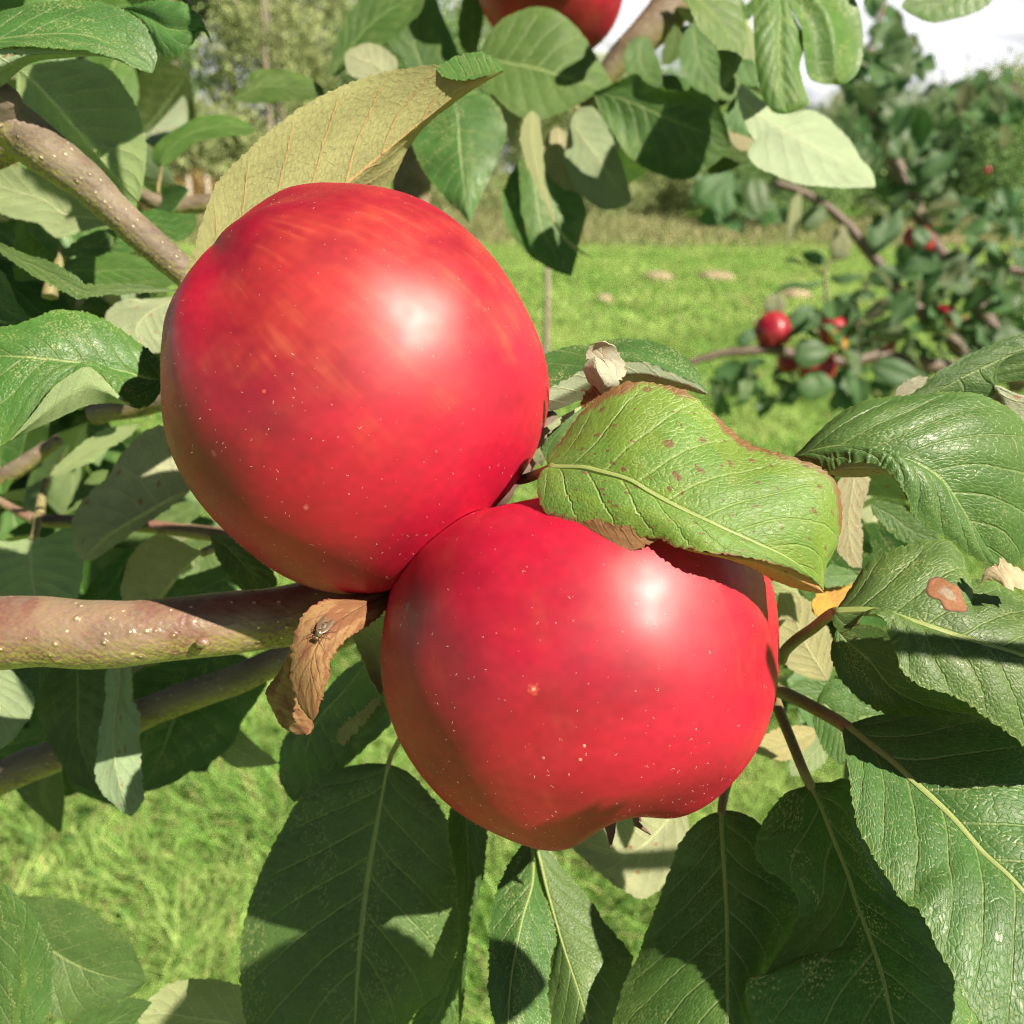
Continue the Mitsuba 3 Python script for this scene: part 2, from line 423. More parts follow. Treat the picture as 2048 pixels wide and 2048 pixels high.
def apple_colour(p, n, uv):
    # uv.x: round the axis, uv.y: 0 stalk, 1 eye (+ 2 per apple)
    k = dr.floor(uv.y / 2)
    v, u = uv.y - 2 * k, uv.x
    q = p * 1000
    cu, su = dr.cos(u * 6.2832), dr.sin(u * 6.2832)
    streak = fbm(cu * 11 + k * 5, su * 11, v * 2.2, 4)
    fine = fbm(cu * 30 + k * 3, su * 30, v * 9, 3)
    cloud = fbm(q.x * 0.035 + 3 * k, q.y * 0.035, q.z * 0.035 + 1.3, 2)
    blot = fbm(q.x * 0.16, q.y * 0.16, q.z * 0.16 + 5 * k, 3)
    red = mix((0.37, 0.0040, 0.026), (0.21, 0.0025, 0.016), smoothstep(0.35, 0.75, fbm(q.x * 0.05 + 3, q.y * 0.05, q.z * 0.05)))
    hz = dr.select(k < 0.5, q.z - 1307.0, 40.0)      # apple 0: the blush fades to plain red on its lower half
    amt = dr.select(k < 0.5, 0.15 + 0.85 * smoothstep(-6.0, 20.0, hz + 10 * (blot - 0.5)), 0.40)
    g = smoothstep(0.40, 0.66, 0.66 * cloud + 0.06 * streak + 0.28 * blot) * (0.55 + 0.45 * smoothstep(0.3, 0.65, 0.4 * fine + 0.6 * blot)) * amt
    c = mix(red, mi.Color3f(0.50, 0.060, 0.036), 0.40 * g)
    c = mix(c, mi.Color3f(0.80, 0.33, 0.11), 0.09 * smoothstep(0.52, 0.72, 0.3 * streak + 0.35 * fine + 0.35 * blot) * g)
    c *= 0.90 + 0.2 * noise(q.x * 0.7, q.y * 0.7, q.z * 0.7)
    d1, d2, r = voronoi(u * 70, v * 34)
    spot = (1 - smoothstep(0.015, 0.015 + 0.045 * frac(r * 13), d1)) * dr.select(r > 0.55, 1.0, 0.0)
    c = mix(c, mi.Color3f(0.80, 0.36, 0.30), 0.5 * spot)
    for (mx, my, mz), rad, col, am in MARKS:
        dd = dr.norm(mi.Vector3f(q.x - mx * 1000, q.y - my * 1000, q.z - mz * 1000))
        c = mix(c, mi.Color3f(col), am * (1 - smoothstep(rad * 0.45, rad, dd + rad * 0.7 * (noise(q.x * 2.2, q.y * 2.2, q.z * 2.2) - 0.5))))
    return c


scene['apple_skin'] = {'type': 'principled', 'base_color': mikit.proc(apple_colour), 'roughness': mikit.proc(lambda p, n, uv: 0.42 + 0.10 * noise(p.x * 400, p.y * 400, p.z * 400)),
                       'specular': 0.58, 'clearcoat': 0.18, 'clearcoat_gloss': 0.45}
scene['far_apple_skin'] = {'type': 'principled', 'base_color': mikit.proc(lambda p, n, uv: mix((0.24, 0.006, 0.020), (0.36, 0.03, 0.04), smoothstep(0.4, 0.7, fbm(p.x * 60, p.y * 60, p.z * 60)))), 'roughness': 0.38, 'specular': 0.5}
scene['dust_hair'] = {'type': 'diffuse', 'reflectance': {'type': 'rgb', 'value': [0.70, 0.50, 0.46]}}
scene['sepal_brown'] = {'type': 'principled', 'base_color': {'type': 'rgb', 'value': [0.13, 0.065, 0.055]}, 'roughness': 0.8}

# ------------------------------------------------------------------ setting: meadow
def cam_dir(v):
    v = np.asarray(v, float)
    return v[0] * RIGHT + v[1] * UP + v[2] * FWD


def ground_z(x, y):
    far = np.clip((np.asarray(y, float) - 26) / 60, 0, 1)
    q = np.stack([np.asarray(x) * 0.35, np.asarray(y) * 0.35, np.zeros_like(np.asarray(y, float))], -1)
    q4 = np.stack([np.asarray(x) * 2.1, np.asarray(y) * 2.1, np.zeros_like(np.asarray(y, float))], -1)
    return 0.10 * (meshkit.fbm(q, 3) - 0.5) + 0.035 * (meshkit.noise(q4) - 0.5) + far ** 1.5 * 3.0 * np.clip((np.asarray(x, float) + 5) / 30, 0, 1)


def meadow_colour(p, n, uv):
    a = fbm(p.x * 0.8, p.y * 0.8, 0, 4)
    b = fbm(p.x * 6, p.y * 6, 3, 3)
    c = mix((0.10, 0.21, 0.035), (0.24, 0.34, 0.10), smoothstep(0.3, 0.7, 0.6 * a + 0.4 * b))
    return mix(c, mi.Color3f(0.24, 0.20, 0.10), 0.35 * smoothstep(0.62, 0.8, fbm(p.x * 2.3, p.y * 1.1, 9, 3)))


scene['meadow_soil'] = {'type': 'diffuse', 'reflectance': mikit.proc(meadow_colour)}
gx = np.concatenate([-np.geomspace(400, 6, 26), np.linspace(-5.5, 5.5, 70), np.geomspace(6, 400, 26)])
gy = np.concatenate([-np.geomspace(300, 2, 14), np.linspace(-1, 12, 80), np.geomspace(12.5, 900, 40)])
GX, GY = np.meshgrid(gx, gy, indexing='ij')
V = np.stack([GX, GY, ground_z(GX, GY)], -1).reshape(-1, 3)
add_mesh('ground', V, grid_faces(len(gx), len(gy), 0, True), 'meadow_soil', kind='structure', label='bright green mown orchard meadow')


def far_leaf(key, a, b):
    def fn(p, n, uv):
        r = cell_rand(uv.y, 7)
        return mix(a, b, r) * (0.75 + 0.5 * noise(p.x * 3, p.y * 3, p.z * 3))
    scene[key] = {'type': 'principledthin', 'base_color': mikit.proc(fn), 'roughness': 0.6, 'diff_trans': 0.7, 'eta': 1.4}


def grass_colour(p, n, uv):
    # uv.x: 0 root .. 1 tip, uv.y: blade number
    r = cell_rand(uv.y * 1.0, 4)
    r2 = cell_rand(uv.y * 1.0, 8)
    pat = fbm(p.x * 2.1, p.y * 2.1, 1, 3)
    c = mix((0.20, 0.42, 0.08), (0.54, 0.72, 0.24), smoothstep(0.25, 0.75, 0.55 * pat + 0.45 * r))
    c = mix(c, mi.Color3f(0.52, 0.42, 0.22), dr.select(r2 > 0.92, 0.8, 0.0)) * (0.6 + 0.7 * cell_rand(uv.y, 15))
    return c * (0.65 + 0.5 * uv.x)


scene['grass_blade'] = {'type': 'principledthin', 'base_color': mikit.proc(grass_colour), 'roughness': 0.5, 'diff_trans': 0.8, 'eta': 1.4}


def blades(x, y, h, w, seed):
    """curved three-sided grass blades standing at x, y"""
    g = np.random.default_rng(seed)
    n = len(x)
    th, lean = g.random(n) * 2 * np.pi, h * (0.25 + 0.8 * g.random(n))
    dx, dy = np.cos(th), np.sin(th)
    z = ground_z(x, y) - 0.005
    tw = g.random(n) * 2 * np.pi
    px_, py_ = np.cos(tw), np.sin(tw)
    rows = []
    for k, (s, ww) in enumerate(((0, 1.0), (0.4, 0.9), (0.75, 0.6), (1.0, 0.08))):
        cx, cy, cz = x + dx * lean * s ** 2, y + dy * lean * s ** 2, z + h * s * (1 - 0.25 * s)
        rows.append(np.stack([np.stack([cx - px_ * w * ww / 2, cy - py_ * w * ww / 2, cz], -1), np.stack([cx + px_ * w * ww / 2, cy + py_ * w * ww / 2, cz], -1)], 1))
    V = np.stack(rows, 1).reshape(-1, 3)           # n, 4, 2
    base = np.arange(n)[:, None, None] * 8
    q = np.array([[0, 1, 3], [0, 3, 2], [2, 3, 5], [2, 5, 4], [4, 5, 7], [4, 7, 6]])[None]
    U = np.stack([np.tile(np.repeat([0, 0.4, 0.75, 1.0], 2), n), np.repeat(np.arange(n) % 4096 + 0.5, 8)], -1)
    return V, (base + q).reshape(-1, 3), U


def in_view(x, y, z=0.0, pad=1.12):
    d = np.stack([x, y, np.full_like(x, z) - CAM_H], -1)
    f = d @ FWD
    return (f > 0.1) & (np.abs(d @ RIGHT) < f * 0.52 * pad) & (np.abs(d @ UP) < f * 0.52 * pad)


g = np.random.default_rng(11)
parts = []
for n_, y0, y1, hh, ww in ((110000, 0.8, 3.4, 0.105, 0.0048), (110000, 3.4, 9, 0.075, 0.007), (70000, 9, 26, 0.08, 0.016)):
    yy = g.uniform(y0, y1, n_ * 2) if y1 < 20 else y0 + (y1 - y0) * g.random(n_ * 2) ** 1.3
    xx = g.uniform(-1, 1, n_ * 2) * (yy * 0.62 + 0.9)
    ok = in_view(xx, yy)
    xx, yy = xx[ok][:n_], yy[ok][:n_]
    clump = meshkit.fbm(np.stack([xx * 5, yy * 5, np.zeros_like(xx)], -1), 3)
    v, f, u = blades(xx, yy, hh * (0.35 + 1.2 * clump) * g.uniform(0.6, 1.4, len(xx)), ww * g.uniform(0.6, 1.3, len(xx)), 3 + n_)
    parts.append((v, f, u))
v, f, u = join(parts)
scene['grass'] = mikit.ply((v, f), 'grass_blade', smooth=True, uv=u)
labels['grass'] = {'label': 'short sunlit meadow grass in tufts', 'kind': 'stuff', 'category': 'grass'}

xx, yy = g.uniform(-1.8, 1.8, 9000), g.uniform(0.9, 3.6, 9000)
ok = in_view(xx, yy) & (meshkit.fbm(np.stack([xx * 2.2, yy * 2.2, 0 * xx], -1), 3) > 0.52)
xx, yy = xx[ok], yy[ok]
n_ = len(xx)
ctr = np.stack([xx, yy, ground_z(xx, yy) + g.uniform(0.03, 0.085, n_)], -1)
nr = np.stack([g.normal(0, 0.35, n_), g.normal(0, 0.35, n_), np.ones(n_)], -1)
nr /= np.linalg.norm(nr, axis=1, keepdims=True)
ax_ = np.cross(nr, g.normal(size=(n_, 3)))
ax_ /= np.linalg.norm(ax_, axis=1, keepdims=True)
bx_ = np.cross(nr, ax_)
an_ = np.arange(6) / 6 * 2 * np.pi
rad_ = g.uniform(0.005, 0.013, (n_, 1, 1))
ringv = ctr[:, None] + rad_ * (np.cos(an_)[None, :, None] * ax_[:, None] * 1.25 + np.sin(an_)[None, :, None] * bx_[:, None]) - nr[:, None] * rad_ * 0.2
allv = np.concatenate([ctr[:, None], ringv], 1).reshape(-1, 3)
kk = np.arange(n_)[:, None] * 7
ff = np.vstack([kk + [0, 1 + i, 1 + (i + 1) % 6] for i in range(6)])
far_leaf('clover_leaf', (0.07, 0.17, 0.04), (0.16, 0.30, 0.08))
scene['clover'] = mikit.ply((allv, ff), 'clover_leaf', smooth=False, uv=np.stack([np.zeros(7 * n_), np.repeat(np.arange(n_) + 0.5, 7)], -1))
labels['clover'] = {'label': 'small round clover and weed leaves low in the meadow grass', 'kind': 'stuff', 'category': 'weeds'}

# tall dry grass at the far edge of the field
scene['dry_stalk'] = {'type': 'principledthin', 'base_color': mikit.proc(lambda p, n, uv: mix((0.42, 0.37, 0.22), (0.30, 0.38, 0.15), cell_rand(uv.y * 1.0, 2)) * (0.7 + 0.5 * cell_rand(uv.y, 5))), 'roughness': 0.7, 'diff_trans': 0.6, 'eta': 1.4}
yy = g.uniform(19.5, 27, 26000)
xx = g.uniform(-1, 1, 26000) * (yy * 0.62 + 0.9)
hgt = np.where(xx < 2, 0.75, 0.5) * (0.4 + 1.0 * meshkit.fbm(np.stack([xx, yy, 0 * xx], -1), 3)) * g.uniform(0.5, 1.3, len(xx)) * np.clip((yy - 19) / 3, 0.2, 1)
v, f, u = blades(xx, yy, hgt, 0.03 * g.uniform(0.6, 1.5, len(xx)), 77)
scene['dry_grass'] = mikit.ply((v, f), 'dry_stalk', smooth=True, uv=u)
labels['dry_grass'] = {'label': 'tall straw coloured dry grass along the far edge of the meadow', 'kind': 'stuff', 'category': 'grass'}

# ------------------------------------------------------------------ far trees and hedges
def clump_crown(centre, size, n_clumps, per, leaf, seed, spread=0.30):
    """leaf-sized faces in clumps through an uneven crown volume"""
    g = np.random.default_rng(seed)
    c = g.normal(size=(n_clumps, 3))
    c /= np.linalg.norm(c, axis=1, keepdims=True)
    c = c * g.uniform(0.25, 1.0, (n_clumps, 1)) ** 0.6 * np.asarray(size)
    c[:, 2] = np.where(c[:, 2] < 0, c[:, 2] * 0.95, c[:, 2])
    o = g.normal(size=(n_clumps, per, 3)) * spread * np.asarray(size).min() * g.uniform(0.5, 1.2, (n_clumps, 1, 1))
    p = (c[:, None] + o).reshape(-1, 3) + np.asarray(centre)
    n = len(p)
    a = g.normal(size=(n, 3))
    a /= np.linalg.norm(a, axis=1, keepdims=True)
    b = np.cross(a, g.normal(size=(n, 3)))
    b /= np.linalg.norm(b, axis=1, keepdims=True)
    s = leaf * g.uniform(0.6, 1.5, (n, 1))
    V = np.stack([p - a * s, p + b * s * 0.5, p + a * s, p - b * s * 0.5], 1).reshape(-1, 3)
    k = np.arange(n)[:, None] * 4
    f = np.vstack([k + [0, 1, 2], k + [0, 2, 3]])
    U = np.stack([np.zeros(4 * n), np.repeat(np.repeat(np.arange(n_clumps), per) + seed * 50 % 997 + 0.5, 4)], -1)
    return V, f, U


far_leaf('foliage_olive', (0.22, 0.28, 0.12), (0.44, 0.50, 0.24))
far_leaf('foliage_green', (0.15, 0.28, 0.10), (0.32, 0.46, 0.19))
far_leaf('foliage_dark', (0.05, 0.09, 0.03), (0.10, 0.17, 0.05))
far_leaf('foliage_blue', (0.07, 0.15, 0.075), (0.16, 0.27, 0.12))
far_leaf('foliage_rust', (0.30, 0.22, 0.09), (0.42, 0.30, 0.12))
scene['far_bark'] = {'type': 'principled', 'base_color': mikit.proc(lambda p, n, uv: mix((0.075, 0.050, 0.040), (0.15, 0.115, 0.085), fbm(p.x * 90, p.y * 90, p.z * 90))), 'roughness': 0.6}
scene['pale_bark'] = {'type': 'diffuse', 'reflectance': mikit.proc(lambda p, n, uv: mix((0.22, 0.19, 0.15), (0.42, 0.37, 0.29), fbm(p.x * 6, p.y * 6, p.z * 2)))}


def far_tree(name, x, y, h, w, trunk, mat, seed, label, category='tree', group=None, low=0.25, leaf=0.07, clumps=90, per=55, spread=0.22):
    key = numbered(name)
    labels[key] = {'label': label, 'category': category}
    if group:
        labels[key]['group'] = group
    g = np.random.default_rng(seed)
    z0 = float(ground_z(np.array(x), np.array(y)))
    if trunk:
        top = h * 0.9
        path = [[x + g.normal() * 0.12 * k, y, z0 + top * k / 3 - 0.05] for k in range(4)]
        vs = [tube(path, [trunk, trunk * 0.75, trunk * 0.45, trunk * 0.12], sides=8)]
        for i in range(5):
            s = g.uniform(0.3, 0.85)
            a = g.uniform(0, 6.28)
            st = np.array([x, y, z0 + top * s])
            en = st + [math.cos(a) * w * 0.5, math.sin(a) * w * 0.5, h * 0.22]
            vs.append(tube([st, (st + en) / 2 + [0, 0, -0.06 * h], en], [trunk * 0.4, trunk * 0.25, trunk * 0.06], sides=6))
        v, f, u = join(vs)
        add_mesh(key + '__trunk', v, f, 'pale_bark', u)
    zc = z0 + h * (low + (1 - low) / 2)
    v, f, u = clump_crown([x, y, zc], [w / 2, w / 2, h * (1 - low) / 2], clumps, per, leaf, seed, spread)
    add_mesh(key + '__crown', v, f, mat, u, smooth=False)
    return key


def ground_at(pxx, y):
    """x in the world of photo column pxx for ground distance y"""
    return (pxx - 1024) / F * (y * cp + CAM_H * sp_)


WOOD = [  # column (photo px), distance, height, width, trunk radius, foliage, low, what it looks like
    (130, 30, 8.5, 4.5, 0.16, 'foliage_olive', 0.10, 'broad olive tree of the far wood, leftmost behind the near branch'),
    (330, 29, 6.5, 3.0, 0.09, 'foliage_green', 0.12, 'green tree of the far wood beside slim pale trunks'),
    (470, 32, 9.0, 4.0, 0.14, 'foliage_dark', 0.55, 'dark tall tree at the top of the far wood'),
    (430, 27, 3.0, 3.2, 0.06, 'foliage_olive', 0.05, 'low yellow green bush in front of pale trunks'),
    (560, 30, 6.4, 3.6, 0.10, 'foliage_olive', 0.10, 'olive tree below the gap of sky at top left'),
    (690, 34, 8.2, 4.4, 0.12, 'foliage_olive', 0.15, 'yellowish tree right of the gap of sky'),
    (850, 31, 7.0, 4.6, 0.12, 'foliage_green', 0.10, 'green tree behind the long bronze leaf'),
    (990, 36, 7.5, 5.0, 0.12, 'foliage_olive', 0.10, 'olive tree behind the topmost apple'),
    (1130, 33, 4.6, 4.6, 0.10, 'foliage_olive', 0.05, 'low olive tree above the middle of the meadow'),
    (1290, 38, 5.0, 5.2, 0.10, 'foliage_green', 0.05, 'round green tree left of the pale underside leaf'),
    (1430, 45, 5.5, 6.0, 0.12, 'foliage_olive', 0.05, 'far olive tree behind the right apple tree branches'),
]
for i, (cx, y, h, w, tr, mat, low, lab) in enumerate(WOOD):
    far_tree('woodland_tree', ground_at(cx, y), y, h, w, tr, mat, 100 + i, lab, group='trees of the far wood', low=low, clumps=150, per=70, leaf=0.085, spread=0.2)
for i, (cx, y, h) in enumerate(((345, 28.5, 5.4), (372, 28.2, 6.0), (392, 29, 5.6), (545, 29, 6.2), (565, 28.4, 5.8), (592, 29.3, 6.1), (318, 28.3, 5.0))):
    key = numbered('bare_trunk')
    g = np.random.default_rng(i)
    x = ground_at(cx, y)
    z0 = float(ground_z(np.array(x), np.array(y)))
    v, f, u = tube([[x, y, z0 - 0.1], [x + g.normal() * 0.2, y, z0 + h * 0.5], [x + g.normal() * 0.35, y, z0 + h]], [0.085, 0.06, 0.03], sides=7)
    add_mesh(key, v, f, 'pale_bark', u)
    where = ('second slim pale trunk from the left in front of the far wood', 'tallest slim pale trunk of the left cluster before the far wood', 'slim pale trunk at the right end of the left cluster', 'slim pale trunk at the left end of the right cluster before the wood',
             'middle slim pale trunk of the right cluster before the wood', 'slim pale trunk nearest the bronze leaf before the far wood', 'leftmost slim pale trunk in front of the far wood')
    labels[key] = {'label': where[i], 'category': 'tree trunk', 'group': 'slim pale trunks at the edge of the wood'}
HEDGE = [(1560, 24, 2.3, 3.4, 'foliage_green', 'green bush left of the right hedge'), (1700, 52, 4.3, 6.5, 'foliage_olive', 'olive treetops on the rise left of the sky'),
         (1860, 58, 4.5, 7.5, 'foliage_olive', 'olive treetops on the rise below the white sky'), (2020, 50, 5.4, 7.0, 'foliage_olive', 'tall olive tree on the rise at the right edge'),
         (1760, 26, 3.3, 3.0, 'foliage_blue', 'blue green bush in the right hedge'), (1890, 25, 3.2, 3.0, 'foliage_blue', 'dense blue green bush further right in the hedge'),
         (2020, 24, 3.5, 3.0, 'foliage_green', 'dense green bush at the right end of the hedge'), (1180, 26, 1.5, 2.4, 'foliage_olive', 'low straggly bush at the end of the mown grass'),
         (1300, 27, 1.7, 2.6, 'foliage_olive', 'low straggly olive bush at the end of the mown grass'), (930, 25, 1.6, 2.6, 'foliage_olive', 'low olive scrub right of the upper apple'),
         (300, 24, 1.5, 1.8, 'foliage_rust', 'rusty brown dock plants by the fence posts'), (410, 25, 1.2, 2.0, 'foliage_rust', 'low russet scrub right of the fence posts'), (1450, 26, 1.9, 2.8, 'foliage_olive', 'low olive bush behind the hanging leaves')]
for i, (cx, y, h, w, mat, lab) in enumerate(HEDGE):
    big = y > 45
    far_tree('hedge_tree' if big else 'bush', ground_at(cx, y), y, h, w, 0.14 if big else 0, mat, 300 + i, lab, 'tree' if big else 'bush', low=0.02, leaf=0.12 if big else 0.05, clumps=120, per=70, spread=0.22)

# fence posts, molehills, sapling
scene['post_wood'] = {'type': 'diffuse', 'reflectance': mikit.proc(lambda p, n, uv: mix((0.40, 0.35, 0.28), (0.58, 0.52, 0.44), fbm(p.x * 30, p.y * 30, p.z * 5)))}
for cx in (352, 388, 425, 463):
    key = numbered('fence_post')
    x, y = ground_at(cx, 22.5), 22.5
    z0 = float(ground_z(np.array(x), np.array(y)))
    m = trimesh.creation.cylinder(0.05, 1.25, sections=12)
    m.apply_translation([x, y, z0 + 0.60])
    tip = trimesh.creation.cone(0.05, 0.05, sections=12)
    tip.apply_translation([x, y, z0 + 1.222])
    m = trimesh.util.concatenate([m, tip])
    scene[key] = mikit.ply(m, 'post_wood', smooth=35)
    labels[key] = {'label': {352: 'leftmost', 388: 'second', 425: 'third', 463: 'rightmost'}[cx] + ' pale fence post from the left at the far meadow edge', 'category': 'fence post', 'group': 'fence posts behind the long dry grass'}


def molehill_colour(p, n, uv):
    return mix((0.27, 0.21, 0.14), (0.40, 0.33, 0.23), fbm(p.x * 25, p.y * 25, p.z * 25, 3))


scene['mole_soil'] = {'type': 'diffuse', 'reflectance': mikit.proc(molehill_colour)}
MOLE = [(1317, 13.2, 0.24, 'crumbly pale molehill left of the other in the meadow gap'), (1432, 13.4, 0.30, 'crumbly pale molehill wider than its left neighbour'), (1208, 11.0, 0.12, 'small pale molehill nearest the drooping leaf'),
        (1590, 11.5, 0.22, 'pale molehill partly behind a twig of the right apple tree'), (1880, 21.0, 1.2, 'long bare brown soil heap below the right hedge')]
for cx, y, r, lab in MOLE:
    key = numbered('molehill')
    m = trimesh.creation.icosphere(subdivisions=4, radius=1.0)
    v = np.array(m.vertices)
    r = r * 0.8
    v = v * (1 + 0.35 * (meshkit.fbm(v * 3 + cx, 4) - 0.5)[:, None]) * [r, r * 0.9, 0.075 if r < 1 else 0.35]
    x = ground_at(cx, y)
    v += [x, y, float(ground_z(np.array(x), np.array(y))) + 0.015]
    add_mesh(key, v, np.array(m.faces), 'mole_soil')
    labels[key] = {'label': lab, 'category': 'molehill'}
key = numbered('sapling')
x, y = ground_at(1089, 6.2), 6.2
z0 = float(ground_z(np.array(x), np.array(y)))
v, f, u = tube([[x - 0.03, y, z0 - 0.05], [x + 0.01, y, z0 + 0.5], [x + 0.0, y, z0 + 0.95], [x - 0.02, y, z0 + 1.3]], [0.022, 0.019, 0.016, 0.010], sides=10, bump=0.12)
add_mesh(key + '__trunk', v, f, 'pale_bark', u)
v, f, u = clump_crown([x - 0.02, y, z0 + 1.33], [0.16, 0.16, 0.12], 10, 7, 0.035, 5)
add_mesh(key + '__crown', v, f, 'foliage_green', u, smooth=False)
labels[key] = {'label': 'thin upright sapling trunk standing in the meadow right of the upper apple', 'category': 'sapling'}

# ------------------------------------------------------------------ apples
PROFILE = np.array([(0.0, 0.50), (0.05, 0.53), (0.14, 0.66), (0.26, 0.79), (0.42, 0.865), (0.60, 0.83), (0.78, 0.69), (0.92, 0.44), (0.99, 0.16), (1.0, -0.06), (0.965, -0.33),
                    (0.87, -0.58), (0.72, -0.77), (0.55, -0.875), (0.40, -0.90), (0.28, -0.86), (0.18, -0.77), (0.09, -0.70), (0.0, -0.68)])


def apple(x, y, z, R, axis, number, label, squash=1.0, lobes=0.05, skew=0.0, hairs=0, n=150, m=200, spin=0.0, sepals=True, group=None, tall=1.0, bsdf='apple_skin', basin=1.0, ball=0.0):
    """axis: towards the eye, in camera right/up/forward"""
    key = numbered('apple')
    labels[key] = {'label': label, 'category': 'apple'}
    if group:
        labels[key]['group'] = group
    prof = PROFILE.copy()
    prof[:, 1] = np.where((prof[:, 1] < -0.6) & (prof[:, 0] < 0.45), prof[:, 1] * basin - 0.93 * (1 - basin), prof[:, 1])
    rad_ = np.linalg.norm(prof, axis=1, keepdims=True)
    wgt = ball * np.clip((0.35 - prof[:, 1:]) / 0.5, 0, 1)
    prof = prof * (1 - wgt) + prof / np.maximum(rad_, 1e-6) * wgt
    pr = resample(prof, n)
    th = np.linspace(0, 2 * np.pi, m)
    c = W3(x, y, z)
    a = cam_dir(axis)
    a /= np.linalg.norm(a)
    e1 = np.cross(a, FWD + 0.01 * UP)
    e1 /= np.linalg.norm(e1)
    e2 = np.cross(a, e1)
    vv = np.linspace(0, 1, n)[:, None]
    low = np.clip((vv - 0.45) / 0.4, 0, 1) ** 2
    lob = np.cos(5 * (th[None] + spin)) * lobes + 0.4 * lobes * np.cos(2 * th[None] + 1)
    r = pr[:, :1] * (1 + 0.35 * lob * (0.35 + low)) * R
    hgt = -pr[:, 1:] * R * squash + R * low * lob * 0.9 * np.clip(pr[:, :1] * 2.2, 0, 1) * np.clip(1.6 - pr[:, :1], 0, 1)
    q = np.stack([np.broadcast_to(pr[:, :1] * np.cos(th) * 1.4, (n, m)), np.broadcast_to(pr[:, :1] * np.sin(th) * 1.4, (n, m)), np.broadcast_to(pr[:, 1:] * 1.4, (n, m))], -1)
    k = 1 + 0.075 * (meshkit.fbm(q + number * 3.3, 2) - 0.5)
    hgt = hgt + skew * R * pr[:, :1] * np.cos(th)[None]
    P = c + (r * k * np.cos(th))[..., None] * e1 + (r * k * np.sin(th))[..., None] * e2 + (hgt * k)[..., None] * a
    P = P + ((tall - 1) * ((P - c) @ UP))[..., None] * UP
    U = np.stack([np.broadcast_to(th[None] / (2 * np.pi), (n, m)), np.broadcast_to(vv * 0.98 + 0.01 + 2 * number, (n, m))], -1)
    N = grid_normals(P)
    f = grid_faces(n, m)
    v = P.reshape(-1, 3)
    if np.sum(np.cross(v[f[:, 1]] - v[f[:, 0]], v[f[:, 2]] - v[f[:, 0]]) * (v[f[:, 0]] - c)) < 0:
        f = f[:, ::-1]
    if np.sum(N * (P - c)) < 0:
        N = -N
    # normals averaged across the seam by the explicit weld
    merged = trimesh.Trimesh(v, f, process=False)
    nv = np.array(merged.vertex_normals).reshape(n, m, 3)
    sm = nv[:, 0] + nv[:, -1]
    nv[:, 0] = nv[:, -1] = sm / np.maximum(np.linalg.norm(sm, axis=1, keepdims=True), 1e-9)
    path = meshkit.write_ply((v, f), False, U.reshape(-1, 2), None, normals=nv.reshape(-1, 3))
    scene[key + '__skin'] = {'type': 'ply', 'filename': path, 'face_normals': False, 'bsdf': {'type': 'ref', 'id': bsdf}}
    top = c - a * R * squash * 0.53
    if sepals:
        g = np.random.default_rng(number)
        for s in range(5):
            an = s * 2 * np.pi / 5 + 0.3 + spin
            rad = math.cos(an) * e1 + math.sin(an) * e2
            side = np.cross(a, rad)
            b0 = c + a * R * squash * 0.69 + rad * R * 0.045
            rows = []
            for t in np.linspace(0, 1, 8):
                w = R * 0.07 * (1 - t) ** 0.8 * (0.6 + t)
                mid = b0 + a * R * 0.42 * t * 0.9 + rad * R * (0.02 + 0.10 * t * t + 0.04 * g.normal() * t)
                rows.append([mid - side * w, mid + rad * w * 0.3, mid + side * w])
            (sv, sf, su) = shell(np.array(rows), np.linspace(-1, 1, 3), np.linspace(0, 1, 8), 0, 1, 0.0004)
            add_mesh(numbered(key + '__sepal'), sv, sf, 'sepal_brown')
    if hairs:
        g = np.random.default_rng(50 + number)
        i, j = g.integers(4, n - 4, hairs * 3), g.integers(0, m - 1, hairs * 3)
        dark = np.clip(0.10 + 0.9 * np.clip(-(N[i, j] @ UP) * 0.8 - (N[i, j] @ RIGHT) * 0.35 + 0.15, 0, 1), 0, 1)
        front = (N[i, j] @ FWD) < 0.1
        keep = (g.random(len(i)) < dark) & front & (meshkit.noise(P[i, j] * 260) > 0.35)
        i, j = i[keep][:hairs], j[keep][:hairs]
        h = len(i)
        d = g.normal(size=(h, 3))
        d -= N[i, j] * np.sum(d * N[i, j], 1, keepdims=True)
        d /= np.linalg.norm(d, axis=1, keepdims=True)
        w = np.cross(N[i, j], d)
        L = 0.00048 * g.uniform(0.4, 1.5, (h, 1))
        o = P[i, j] + N[i, j] * 0.00010
        bend = w * L * g.normal(size=(h, 1)) * 0.5
        t_ = 0.000034
        pts = np.stack([o - d * L * 0.5 - w * t_, o - d * L * 0.5 + w * t_, o + bend + w * t_ + N[i, j] * 1.2e-4, o + bend - w * t_ + N[i, j] * 1.2e-4, o + d * L * 0.5 + w * t_ * 0.5, o + d * L * 0.5 - w * t_ * 0.5], 1)
        k_ = np.arange(h)[:, None] * 6
        ff = np.vstack([k_ + x_ for x_ in ([0, 1, 2], [0, 2, 3], [3, 2, 4], [3, 4, 5])])
        scene[key + '__dust'] = mikit.ply((pts.reshape(-1, 3), np.vstack([ff])), {'type': 'twosided', 'b': {'type': 'ref', 'id': 'dust_hair'}}, smooth=False)
        labels[key + '__dust'] = {'label': 'fine pale dust hairs on the skin', 'kind': 'stuff'}
    return key, P


